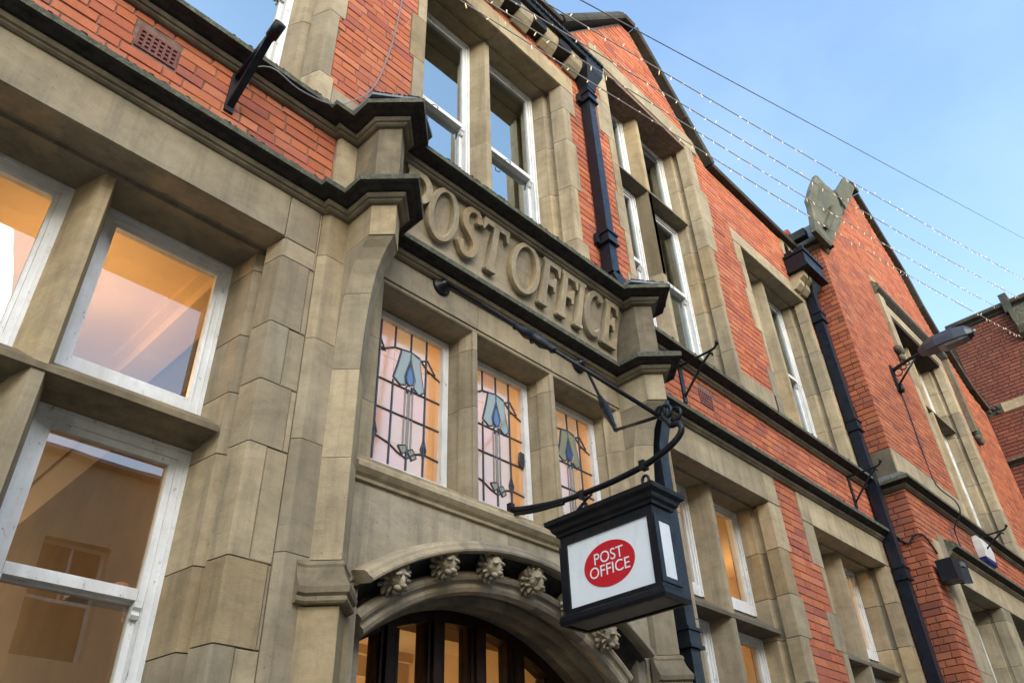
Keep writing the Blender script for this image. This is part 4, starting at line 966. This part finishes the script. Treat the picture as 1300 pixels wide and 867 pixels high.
gablet([(10.22, 11.08), (9.86, 10.52), (9.74, 10.22), (9.83, 10.10), (10.36, 10.62), (10.52, 10.92), (10.46, 11.1)], WY - .1505, WY - .185, 'kneeler_panel')
gablet([(10.48, 10.56), (10.98, 10.92), (9.68, 9.44), (9.60, 9.52)], WY - .1505, WY - .175, 'kneeler_panel')
MB().prism_y([(10.46, 10.68), (10.33, 10.60), (9.50, 9.60), (9.62, 9.62)], WY - .215, WY - .1502).build('kneeler_rib', 'finial', Wg)
course(None, [(WX0, .12), (WX0, WY), (9.86, WY)], 9.38, 9.62, .13, mat_parent=Wg, name='eaves_moulding')
MB().box(9.50, 9.62, -.24, .35, 9.64, 9.78).build('eaves_course', 'coping', Wg)
for i in range(4): MB().tube([(9.62, .02 + .3 * i, 9.90), (9.62, .30 + .3 * i, 9.92)], .085, 8).build('ridge_tile', 'tile', Wg)
MB().prism_y([(9.9, 9.4), (16.6, 9.4), (12.8, 12.6)], WY + .42, 5.0).build('roof', 'slate', Wg)
MB().prism_y([(10.9, 5.40), (11.02, 5.40), (11.02, 5.24), (10.9, 5.24)], WY - .004, WY + .02).build('air_brick', 'vent', Wg)

# ================================================================== FAR BUILDING
Fb = thing('brick_building', 'dark brick building closing the street beyond the gabled wing', 'building', (16.79, -2.5, 0))
FX = 16.80
fm = MB().box(FX + .0095, FX + 5, -6.0, 1.0, 0, 11.36); fm.build('wall', 'mortar_dark', Fb)
FBK = [(-.40 + .0, 6.5, 9.27, 9.47), (-.5, 6.5, 8.17, 8.31)]
fb = lay(.30, 4.0, 5.6, 11.36, [(.3, 4, 9.27, 9.47), (.3, 4, 8.17, 8.31)], off=.02, slen=.22, header=.45)
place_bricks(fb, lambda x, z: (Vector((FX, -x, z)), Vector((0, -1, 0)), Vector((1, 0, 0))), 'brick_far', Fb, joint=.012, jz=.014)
for a, b in ((.66, 1.4), (1.4, 2.2), (2.2, 3.2)): MB().box(FX - .012, FX + .2, -b + .002, -a - .002, 9.27, 9.47).build('stone', 'stone', Fb)
cb = MB(); rng = random.Random(3); cb.box(FX - .012, FX + .2, -.658, -.36, 9.27, 9.47)
for i in range(10): 
    y, z, r = -.51 + rng.uniform(-.12, .12), 9.37 + rng.uniform(-.07, .07), rng.uniform(.025, .045); cb.loft([[(FX - .012 - r * math.cos(a) * .8, y + r * math.sin(a) * math.cos(2 * math.pi * q / 7), z + r * math.sin(a) * math.sin(2 * math.pi * q / 7)) for q in range(7)] for a in (.1, .5, 1.0, 1.57)], smooth=True)
cb.build('carved_block', 'coping', Fb)
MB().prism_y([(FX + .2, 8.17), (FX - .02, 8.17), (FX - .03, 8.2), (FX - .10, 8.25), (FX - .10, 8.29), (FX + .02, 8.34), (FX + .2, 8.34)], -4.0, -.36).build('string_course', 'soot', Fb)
for a, b in ((.30, .9), (.9, 1.45), (1.62, 2.2), (2.2, 3.0)): MB().prism_y([(FX + .3, 11.36), (FX - .02, 11.36), (FX - .04, 11.40), (FX - .12, 11.44), (FX - .12, 11.50), (FX - .06, 11.56), (FX + .3, 11.58)], -b + .002, -a - .002).build('coping_stone', 'coping', Fb)
MB().box(FX - .14, FX + .25, -1.61, -1.46, 11.25, 11.70).build('coping_stone', 'coping', Fb)
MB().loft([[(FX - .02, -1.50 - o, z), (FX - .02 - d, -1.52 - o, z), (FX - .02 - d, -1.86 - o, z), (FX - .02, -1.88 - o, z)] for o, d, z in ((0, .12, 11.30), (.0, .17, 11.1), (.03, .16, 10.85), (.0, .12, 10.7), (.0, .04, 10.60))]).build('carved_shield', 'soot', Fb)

# ================================================================== OPPOSITE SIDE OF THE STREET (seen mirrored in the panes)
Op = thing('street_building', 'pale rendered building across the street, only mirrored in the window panes', 'building', (2, -10, 0))
om = MB(); wall_sheet(om, -9, 14, 0, 8.3, [(x, x + 1.1, z, z + 1.9) for x in (-7.5, -4.7, -1.9, .9, 3.7, 6.5, 9.3) for z in (1.2, 5.0)], -10.4, -10.0); om.build('wall', 'plaster', Op)
for x in (-7.5, -4.7, -1.9, .9, 3.7, 6.5, 9.3):
    for z in (1.2, 5.0):
        f = MB(); f.box(x, x + 1.1, -10.3, -10.22, z, z + .06).box(x, x + 1.1, -10.3, -10.22, z + 1.84, z + 1.9).box(x, x + .06, -10.3, -10.22, z + .06, z + 1.84).box(x + 1.04, x + 1.1, -10.3, -10.22, z + .06, z + 1.84).box(x + .06, x + 1.04, -10.3, -10.22, z + .93, z + .99).box(x + .53, x + .57, -10.3, -10.22, z + .99, z + 1.84)
        wf = f.build('window', 'white', Op); MB().box(x + .06, x + 1.04, -10.26, -10.255, z + .06, z + 1.84).build('pane', 'dark', wf)
MB().prism_x([(-9.8, 8.3), (-10.6, 8.3), (-14, 10.4), (-14, 8.2), (-10.6, 8.2)], -9, 14).build('roof', 'slate', Op)
MB().box(.2, 1.0, -12.4, -11.8, 8.6, 10.9).build('chimney', 'brick', Op)
Op.location = (2, -10.3, 0)

# ================================================================== DRAINPIPES
def collar(mb, x0, x1, y0, y1, z, h=.09, e=.014):
    mb.box(x0 - e, x1 + e, y0 - e, y1, z, z + h).box(x0 - e - .012, x1 + e + .012, y0 - e - .012, y1, z + h, z + h + .022).box(x0 - e - .012, x1 + e + .012, y0 - e - .012, y1, z - .022, z)
P1 = thing('drainpipe', 'square black drainpipe dropping from the gutter and passing behind the right pier of the entrance', 'drainpipe', (4.45, 0, 2))
px0, px1, py0, py1 = 4.385, 4.485, -.125, -.02
sh = MB(); sh.loft([[(px0, py0, z), (px1, py0, z), (px1, py1, z), (px0, py1, z)] for z in (8.52, 5.99)]); sh.build('pipe', 'pipe', P1)
sw = MB(); sw.loft([[(px0 + o, py0, z - .045), (px1 + o, py0, z + .035), (px1 + o, py1, z + .035), (px0 + o, py1, z - .045)] for o, z in ((0, 6.01), (.26, 5.74))])
sw.loft([[(px0 + .26, py0, z), (px1 + .26, py0, z), (px1 + .26, py1, z), (px0 + .26, py1, z)] for z in (5.72, 5.0)]); sw.build('swan_neck', 'pipe', P1)
for z in (8.30, 6.34): 
    q = MB(); collar(q, px0, px1, py0, py1, z); q.box(px0 - .06, px0 - .027, -.05, -.01, z - .01, z + .10); q.build('collar', 'pipe', P1)
lo = MB(); a0, a1 = 4.655, 4.765; lo.loft([[(a0 + o, -.135 - y, z), (a1 + o, -.135 - y, z), (a1 + o, -.03 - y, z), (a0 + o, -.03 - y, z)] for o, y, z in ((.05, .06, 4.83), (.03, .05, 4.62), (0, .01, 4.42), (0, 0, 4.3), (0, 0, .3))]); lo.build('pipe', 'pipe', P1)
for z in (2.95, 1.6): q = MB(); collar(q, a0, a1, -.135, -.03, z); q.build('collar', 'pipe', P1)
hp = MB(); hp.loft([[(4.40 - e, -.13 - e, z), (4.52 + e, -.13 - e, z), (4.52 + e, -.012, z), (4.40 - e, -.012, z)] for e, z in ((.0, 8.50), (.01, 8.58), (.07, 8.74), (.075, 8.865))]); hp.build('hopper', 'iron', P1)
P2 = thing('drainpipe', 'tall blue black drainpipe with castellated hopper in the corner by the wing', 'drainpipe', (9.38, 0, 0))
c0, c1, d0, d1 = 9.30, 9.42, -.15, -.03
MB().loft([[(c0, d0, z), (c1, d0, z), (c1, d1, z), (c0, d1, z)] for z in (8.42, .3)]).build('pipe', 'pipe', P2)
for z in (8.0, 6.30, 4.42, 2.4): q = MB(); collar(q, c0, c1, d0, d1, z, .11); q.build('collar', 'pipe', P2)
hb = MB(); hb.loft([[(9.36 - a, -.09 - b, z), (9.36 + a, -.09 - b, z), (9.36 + a, -.012, z), (9.36 - a, -.012, z)] for a, b, z in ((.07, .06, 8.42), (.08, .07, 8.50), (.12, .10, 8.56), (.15, .13, 8.62))])
hb.box(8.93, 9.52, -.30, -.012, 8.70, 8.93).box(8.91, 9.54, -.32, -.012, 8.66, 8.699).box(8.91, 9.54, -.32, -.012, 8.931, 8.965)
for i in range(8): hb.box(8.92 + i * .08, 8.965 + i * .08, -.318, -.29, 8.966, 9.01)
for i in range(4): hb.box(8.912, 8.94, -.30 + i * .075, -.26 + i * .075, 8.966, 9.01)
hb.build('hopper', 'iron', P2)
for x in (8.98, 9.16):
    MB().prism_x([(0, 8.42), (-.05, 8.42), (-.12, 8.48), (-.13, 8.54), (-.20, 8.58), (-.21, 8.655), (0, 8.655)], x, x + .13).build('corbel', 'stone', P2)

# ================================================================== HANGING LANTERN SIGN AND ITS BRACKET
BX = 3.155
K = thing('sign_bracket', 'black wrought iron sign bracket with curved arm, scrolled end and two stay rods', 'bracket', (BX, 0, 3.5))
arm = [(0.02, 3.50), (-.12, 3.462), (-.40, 3.415), (-.70, 3.405), (-.94, 3.42), (-1.08, 3.45), (-1.17, 3.49), (-1.205, 3.53), (-1.19, 3.57), (-1.15, 3.575), (-1.135, 3.60), (-1.105, 3.645)]
def smooth_path(P, n=5):
    P = [Vector(p) for p in P]; o = []
    for i in range(len(P) - 1):
        p0, p1, p2, p3 = P[max(i - 1, 0)], P[i], P[i + 1], P[min(i + 2, len(P) - 1)]
        for k_ in range(n):
            t = k_ / n; o.append(.5 * (2 * p1 + (p2 - p0) * t + (2 * p0 - 5 * p1 + 4 * p2 - p3) * t * t + (3 * p1 - p0 - 3 * p2 + p3) * t ** 3))
    return o + [P[-1]]
MB().tube(smooth_path([(BX, y, z) for y, z in arm]), .0165, 8).build('arm', 'iron', K)
MB().tube(smooth_path([(BX, .0, 3.462), (BX, -.18, 3.425), (BX, -.40, 3.40)]), .012, 8).build('arm_brace', 'iron', K)
MB().box(BX - .018, BX + .018, -.012, .02, 3.47, 3.53).build('wall_plate', 'iron', K)
MB().tube(smooth_path([(BX, -1.13 + .045 * math.cos(a) * (1 - a / 12), 3.66 + .045 * math.sin(a) * (1 - a / 12)) for a in [q * .6 for q in range(14)]], 2), .011, 7).build('scroll', 'iron', K)
MB().tube(smooth_path([(BX, -1.10 + .03 * math.cos(a), 3.675 + .03 * math.sin(a)) for a in [q * .6 for q in range(12)]], 2), .009, 7).build('scroll', 'iron', K)
MB().tube(smooth_path([(BX + .02, -1.17 + .035 * math.cos(a), 3.64 + .035 * math.sin(a)) for a in [q * .7 for q in range(9)]], 2), .010, 7).build('scroll', 'iron', K)
TIP = Vector((BX, -1.09, 3.655))
def lathe(mb, p, q, prof, n=10):
    p, q = Vector(p), Vector(q); d = (q - p); u = d.cross(Vector((0, 0, 1))).normalized(); v = d.cross(u).normalized()
    mb.loft([[p + d * t + (u * math.cos(a) + v * math.sin(a)) * r for a in [2 * math.pi * i / n for i in range(n)]] for t, r in prof], smooth=True); return mb
def rosette(x, z):
    mb = MB(); lathe(mb, (x, .004, z), (x, -.06, z), [(0, .068), (.25, .068), (.35, .054), (.5, .042), (.62, .036), (.7, .030), (1, .022)], 16)
    mb.tube([(x, -.035 - .012 + .014 * math.cos(a), z + .026 * math.sin(a)) for a in [q * .7 for q in range(10)]], .008, 6)
    mb.build('wall_rosette', 'iron', K)
rosette(2.57, 4.85); rosette(3.92, 4.86)
A0 = Vector((2.57, -.055, 4.85)); st = MB(); st.tube([A0, TIP], .0125, 8)
lathe(st, A0, TIP, [(.36, .012), (.37, .026), (.385, .018), (.425, .034), (.455, .027), (.462, .042), (.472, .027), (.50, .036), (.535, .018), (.55, .026), (.565, .012)])
st.build('stay_rod', 'iron', K)
A1 = Vector((3.92, -.055, 4.86)); KN = Vector((3.423, -.62, 3.867))
st = MB(); st.tube([A1, KN], .0105, 8); lathe(st, A1, KN, [(.56, .012), (.575, .018), (.60, .017), (.66, .026), (.72, .030), (.735, .024), (.75, .029), (.80, .028), (.90, .018), (.97, .014), (1.0, .014)]); st.build('stay_rod', 'iron', K)
MB().tube([KN, TIP], .0100, 8).build('stay_link', 'iron', K)

L = thing('hanging_lantern_sign', 'black box lantern sign with white panel and red oval reading POST OFFICE', 'sign', (BX, -.72, 2.75))
lx0, lx1, ly0, ly1, lz0, lz1 = 3.072, 3.238, -1.015, -.425, 2.735, 3.165
fr = MB(); t = .038
for x, s_ in ((lx0, 1), (lx1, -1)):
    xa, xb = (x, x + .03) if s_ > 0 else (x - .03, x)
    fr.box(xa, xb, ly0, ly0 + t, lz0, lz1).box(xa, xb, ly1 - t, ly1, lz0, lz1).box(xa, xb, ly0 + t, ly1 - t, lz0, lz0 + .055).box(xa, xb, ly0 + t, ly1 - t, lz1 - .045, lz1)
for y, s_ in ((ly0, 1), (ly1, -1)):
    ya, yb = (y + .0, y + .03) if s_ > 0 else (y - .03, y)
    fr.box(lx0 + .0302, lx1 - .0302, ya, yb, lz0, lz0 + .055).box(lx0 + .0302, lx1 - .0302, ya, yb, lz1 - .045, lz1)
fr.box(lx0 + .03, lx1 - .03, ly0 + .03, ly1 - .03, lz0 + .004, lz0 + .02)
fb_ = fr.build('lantern_frame', 'iron', L)
bs = MB(); bs.sweep([(0, lz0 - .022), (.018, lz0 - .022), (.024, lz0 - .004), (.020, lz0 + .020), (.004, lz0 + .032), (0, lz0 + .032)], [(lx1, ly1), (lx0, ly1), (lx0, ly0), (lx1, ly0), (lx1, ly1)]); bs.build('base_moulding', 'iron', L)
MB().box(lx0 + .012, lx1 - .012, ly0 + .012, ly1 - .012, lz0 - .016, lz0 + .002).build('base_panel', 'lampgrey', L)
rfm = MB(); rfm.loft([[(lx0 - e, ly0 - e, z), (lx1 + e, ly0 - e, z), (lx1 + e, ly1 + e, z), (lx0 - e, ly1 + e, z)] for e, z in ((0, lz1 + .001), (.012, lz1 + .004), (.016, lz1 + .018), (.03, lz1 + .03), (.036, lz1 + .05), (.056, lz1 + .066), (.060, lz1 + .088), (.048, lz1 + .092), (-.05, lz1 + .115))]); rfm.build('lantern_roof', 'iron', L)
for s_, xp in ((-1, lx0 + .010), (1, lx1 - .014)):
    MB().box(xp, xp + .004, ly0 + t - .002, ly1 - t + .002, lz0 + .053, lz1 - .043).build('sign_panel', 'signwhite', L)
yc, zc = (ly0 + ly1) / 2, (lz0 + lz1) / 2 + .006
PNL = bpy.data.objects['sign_panel']; offL = ORG[L.name]
# the lettered faces: x = constant, text runs outward from the wall on the left-hand face
def face(me, xx, flip):
    if not flip: mt_ = Matrix(((0, 0, -1, xx - offL.x), (-1, 0, 0, yc - offL.y), (0, 1, 0, zc - offL.z), (0, 0, 0, 1)))
    else: mt_ = Matrix(((0, 0, 1, xx - offL.x), (1, 0, 0, yc - offL.y), (0, 1, 0, zc - offL.z), (0, 0, 0, 1)))
    return xform(me, mt_)
for flip, x_, pn in ((False, lx0 + .0098, bpy.data.objects['sign_panel']), (True, lx1 - .0098, bpy.data.objects['sign_panel.001'])):
    sg = -1 if not flip else 1
    o = link('red_oval', face(curve_mesh([ell(0, 0, .158, .112, 64)], .0006), x_ + sg * .0012, flip), 'signred', pn)
    for txt, dzz, sz in (('POST', .020, .080), ('OFFICE', -.046, .080)):
        me = text_mesh(txt, sz, .0006)
        for v in me.vertices: v.co.x *= .98
        xform(me, Matrix.Translation((0, dzz - .008, 0))); link('lettering', face(me, x_ + sg * .0030, flip), 'signwhite', pn)
rv = MB()
for x in (lx0 - .0008, lx1 + .0008):
    for yy in [ly0 + .09 + i * (ly1 - ly0 - .18) / 4 for i in range(5)]:
        for zz in (lz0 + .042, lz1 - .022):
            rv.loft([[(x + (-1 if x < BX else 1) * d, yy + r * math.cos(q * math.pi / 4), zz + r * math.sin(q * math.pi / 4)) for q in range(8)] for r, d in ((.007, 0), (.006, .003), (.002, .0045))])
rv.build('rivet', 'iron', L)
# glazed narrow ends with their bead
for y, s_ in ((ly0, 1), (ly1, -1)):
    e = MB(); yy = y - .006 if s_ > 0 else y + .002
    for (a, b, c, d) in ((lx0 + .002, lx0 + .036, lz0 + .056, lz1 - .046), (lx1 - .036, lx1 - .002, lz0 + .056, lz1 - .046), (lx0 + .036, lx1 - .036, lz0 + .056, lz0 + .082), (lx0 + .036, lx1 - .036, lz1 - .072, lz1 - .046)): e.box(a, b, yy, yy + .012, c, d)
    ef = e.build('end_frame', 'pipe', L); MB().box(lx0 + .036, lx1 - .036, yy + .004, yy + .008, lz0 + .082, lz1 - .072).build('end_pane', 'signwhite', L)
for y in (-.54, -.95):
    h = MB(); zt_ = 3.425 if y < -.8 else 3.40; zm = (lz1 + .10 + zt_) / 2 - .005
    h.tube([(BX, y + .020 * math.cos(a), zm + .026 * math.sin(a)) for a in [q * .55 for q in range(13)]], .008, 7); h.box(BX - .022, BX + .022, y - .016, y + .016, zt_ - .025, zt_ + .022).tube([(BX, y, lz1 + .09), (BX, y, zm - .02)], .010, 7)
    h.build('hanging_shackle', 'iron', L)
MB().tube(smooth_path([(BX, -.42, lz1 + .10), (BX, -.50, lz1 + .17), (BX, -.60, 3.385)]), .006, 6).build('supply_cable', 'iron', L)

# ================================================================== WALL BRACKETS
def wall_bracket(x, zb, zt, out, label, heavy=False, yw=0.0):
    t = thing('wall_bracket', label, 'bracket', (x, yw, zb), 'iron wall brackets between the string courses')
    r = .016 if heavy else .0115
    MB().box(x - .026, x + .026, yw - .016, yw + .006, zb, zt + .02).build('back_plate', 'iron', t)
    if heavy:
        MB().loft([[(x - .020, y, z - .022), (x + .020, y, z - .022), (x + .020, y, z + .022), (x - .020, y, z + .022)] for y, z in ((yw - .01, zb + .05), (yw - .20, zb + .20), (yw - out + .06, zt + .03), (yw - out, zt + .02))]).build('strut', 'iron', t)
        MB().loft([[(x - .016, y, z - .018), (x + .016, y, z - .018), (x + .016, y, z + .018), (x - .016, y, z + .018)] for y, z in ((yw - .01, zt + .01), (yw - out + .05, zt + .045))]).build('arm', 'iron', t)
        MB().tube([(x, yw - out + .04, zt + .02), (x, yw - out - .05, zt + .05)], .034, 10).build('end_cap', 'iron', t)
    else:
        MB().tube(smooth_path([(x, yw - .01, zt - .01), (x, yw - out * .6, zt - .005), (x, yw - out * .9, zt + .0), (x, yw - out, zt + .02), (x, yw - out - .015, zt + .045)]), r, 7).build('arm', 'iron', t)
        MB().tube(smooth_path([(x, yw - .012, zb + .06), (x, yw - out * .45, (zb + zt) / 2 + .04), (x, yw - out * .8, zt - .03), (x, yw - out * .88, zt - .05)]), r, 7).build('strut', 'iron', t)
        MB().tube([(x, yw - out - .013, zt + .03), (x, yw - out - .018, zt + .06)], .018, 8).build('end_knob', 'iron', t)
wall_bracket(1.0, 5.20, 5.49, .40, 'stout black iron bracket on the brick band at the upper left', True)
wall_bracket(5.415, 5.14, 5.53, .40, 'thin black iron bracket on the brick band just right of the entrance pier')
wall_bracket(8.84, 5.15, 5.54, .40, 'thin black iron bracket on the brick band next to the corner drainpipe')
wall_bracket(11.98, 5.18, 5.50, .42, 'thin black iron bracket in front of the white alarm box on the wing', yw=WY)

# ================================================================== STREET LAMP, FLOODLIGHT, ALARM BOX
T = thing('street_lamp', 'grey street lantern on a black scrolled bracket fixed to the gabled wing', 'street lamp', (10.95, WY, 7.4))
lx = 10.95
MB().box(lx - .05, lx + .05, WY - .03, WY + .006, 7.42, 7.86).build('back_plate', 'iron', T)
MB().tube(smooth_path([(lx, WY - .02, 7.78), (lx, -.57, 7.835), (lx, -.72, 7.86), (lx, -.84, 7.875)]), .026, 8).build('arm', 'iron', T)
MB().tube([(lx, WY - .03, 7.52), (lx, -.72, 7.83)], .015, 7).build('strut', 'iron', T)
for y, z, r in ((-.44, 7.72, .055), (-.53, 7.765, .038), (-.60, 7.80, .025)): MB().tube([(lx, y + r * math.cos(a), z + r * math.sin(a)) for a in [q * math.pi / 8 for q in range(17)]], .009, 6).build('scroll', 'iron', T)
MB().tube([(lx, WY - .05, 7.40), (lx, WY - .06, 7.52)], .03, 8).build('end_knob', 'iron', T)
hd = [(-.80, .055, 7.845, 7.935), (-.90, .10, 7.83, 7.985), (-1.05, .125, 7.82, 8.02), (-1.30, .125, 7.815, 8.02), (-1.46, .10, 7.815, 7.985), (-1.53, .06, 7.83, 7.92)]
MB().loft([[(lx - wd, y, zb), (lx + wd, y, zb), (lx + wd * .95, y, zb + (zt - zb) * .55), (lx + wd * .55, y, zt), (lx - wd * .55, y, zt), (lx - wd * .95, y, zb + (zt - zb) * .55)] for y, wd, zb, zt in hd]).build('lamp_housing', 'lampgrey', T)
MB().loft([[(lx - wd, y, 7.818), (lx + wd, y, 7.818), (lx + wd * .8, y, 7.818 - d), (lx - wd * .8, y, 7.818 - d)] for y, wd, d in ((-1.06, .095, .015), (-1.15, .105, .04), (-1.38, .10, .04), (-1.46, .07, .015))]).build('lamp_bowl', 'lampclear', T)
MB().tube([(lx, -1.52, 7.87), (lx, -1.57, 7.86)], .03, 10).build('photocell', 'lampclear', T)
Fl = thing('floodlight', 'black floodlight box with hinged cover on the brick corner of the wing', 'floodlight', (10.0, WY, 4.5))
MB().box(9.66, 9.88, WY - .22, WY - .04, 4.38, 4.62).build('housing', 'iron', Fl)
MB().loft([[(9.95, WY - .12, 4.40), (10.15, WY - .16, 4.44), (10.15, WY - .16, 4.70), (9.95, WY - .12, 4.66)], [(9.95, WY - .19, 4.38), (10.15, WY - .23, 4.42), (10.15, WY - .23, 4.68), (9.95, WY - .19, 4.64)]]).build('cover', 'iron', Fl)
MB().box(10.00, 10.09, WY - .228, WY - .195, 4.59, 4.64).build('cover_label', 'lampclear', Fl)
MB().box(9.84, 10.10, WY - .05, WY + .002, 4.44, 4.56).build('mounting', 'iron', Fl)
Al = thing('alarm_box', 'white alarm box with navy base behind a bracket on the wing', 'alarm', (11.9, WY, 5.1))
MB().loft([[(x0, y, z), (x1, y, z), (x1, WY, z), (x0, WY, z)] for x0, x1, y, z in ((11.86, 12.26, WY - .09, 5.20), (11.84, 12.24, WY - .11, 5.3), (11.84, 12.22, WY - .10, 5.42), (11.88, 12.18, WY - .06, 5.50))]).build('cover', 'plastic_white', Al)
MB().loft([[(x0, y, z), (x1, y, z), (x1, WY, z), (x0, WY, z)] for x0, x1, y, z in ((11.94, 12.20, WY - .06, 5.10), (11.88, 12.26, WY - .095, 5.14), (11.86, 12.26, WY - .09, 5.198))]).build('base', 'plastic_blue', Al)

# ================================================================== CABLES AND STRING LIGHTS
def cable(name, label, pts, r, mat, group=None):
    o = MB().tube(smooth_path(pts, 4), r, 6).build(name, mat); o['label'] = label; o['category'] = 'cable'
    if group: o['group'] = group
    return o
cable('wall_cable', 'grey cable drooping from the first floor wall to the stout bracket', [(1.0, -.03, 5.55), (1.12, -.15, 5.57), (1.30, -.17, 5.52), (1.52, -.17, 5.58), (1.72, -.05, 5.90), (1.90, -.03, 6.25), (2.02, -.02, 6.9), (2.08, -.02, 7.6)], .0048, 'wire_grey')
cable('wall_cable', 'thin dark cable clipped below the street lamp down the wing', [(lx + .02, WY - .02, 7.42), (11.0, WY - .015, 7.0), (10.98, WY - .012, 6.5), (11.02, WY - .015, 6.0), (11.04, WY - .16, 5.72), (11.06, WY - .16, 5.55), (11.1, WY - .02, 5.4), (11.12, WY - .01, 5.1)], .009, 'wire')
cable('wall_cable', 'short black cable looping from the corner pipe round the brick corner', [(9.45, -.05, 4.95), (9.59, -.10, 4.96), (9.585, -.20, 4.86), (9.585, -.27, 4.92), (9.59, -.36, 4.93), (9.75, -.37, 4.90), (9.95, -.37, 4.78)], .012, 'wire')
bulb_me = None
def strand(label, a, b, sag, bulbs=True, r=.0055, t0=-.22, t1=1.0, mat='wire_pale', n=60):
    a, b = Vector(a), Vector(b); P = lambda t: a + (b - a) * t + Vector((0, 0, -sag * 4 * max(0, t) * (1 - t)))
    t = thing('string_lights' if bulbs else 'overhead_cable', label, 'string lights' if bulbs else 'cable', tuple(P(t0)), 'strings of lights over the street' if bulbs else None)
    MB().tube([P(t0 + (t1 - t0) * i / 40) for i in range(41)], r, 5).build('wire', mat, t)
    if not bulbs: return
    global bulb_me
    if bulb_me is None:
        m_ = MB(); m_.loft([[(q * math.cos(k * math.pi / 3), q * math.sin(k * math.pi / 3), z) for k in range(6)] for q, z in ((.0035, 0), (.0045, -.026), (.0055, -.032), (.0055, -.046), (.002, -.052))], smooth=True)
        o = m_.build('bulb', 'bulb'); bulb_me = o.data; bpy.data.objects.remove(o)
    rng = random.Random(int(b.y * 1000)); off = ORG[t.name]
    for i in range(n):
        u = t0 + (t1 - t0) * (i + .5 + rng.uniform(-.25, .25)) / n
        o = bpy.data.objects.new('bulb', bulb_me); COL.objects.link(o); o.parent = t; o.location = P(u) - off
        o.rotation_euler = (rng.choice((0, 0, 0, math.pi)) + rng.uniform(-.5, .5), rng.uniform(-.6, .6), 0)
strand('topmost strand of warm string lights crossing the gable and the sky', (2.66, -.95, 7.11), (16.66, -2.03, 11.80), .06, n=74)
strand('second strand of warm string lights from the top, crossing the gutter end', (2.55, -.75, 7.21), (16.66, -1.81, 11.42), .12, n=74)
strand('third strand of warm string lights from the top, ending at the carved parapet shield', (2.49, -.55, 7.37), (16.66, -1.34, 11.48), .12, n=74)
strand('lowest strand of warm string lights passing in front of the window lintels', (2.37, -.38, 7.44), (16.66, -1.53, 10.57), .16, n=74)
strand('plain dark cable without bulbs, highest of the lines across the sky', (2.74, -1.25, 6.84), (16.66, -2.37, 12.71), .0, False, .005, mat='wire_grey')
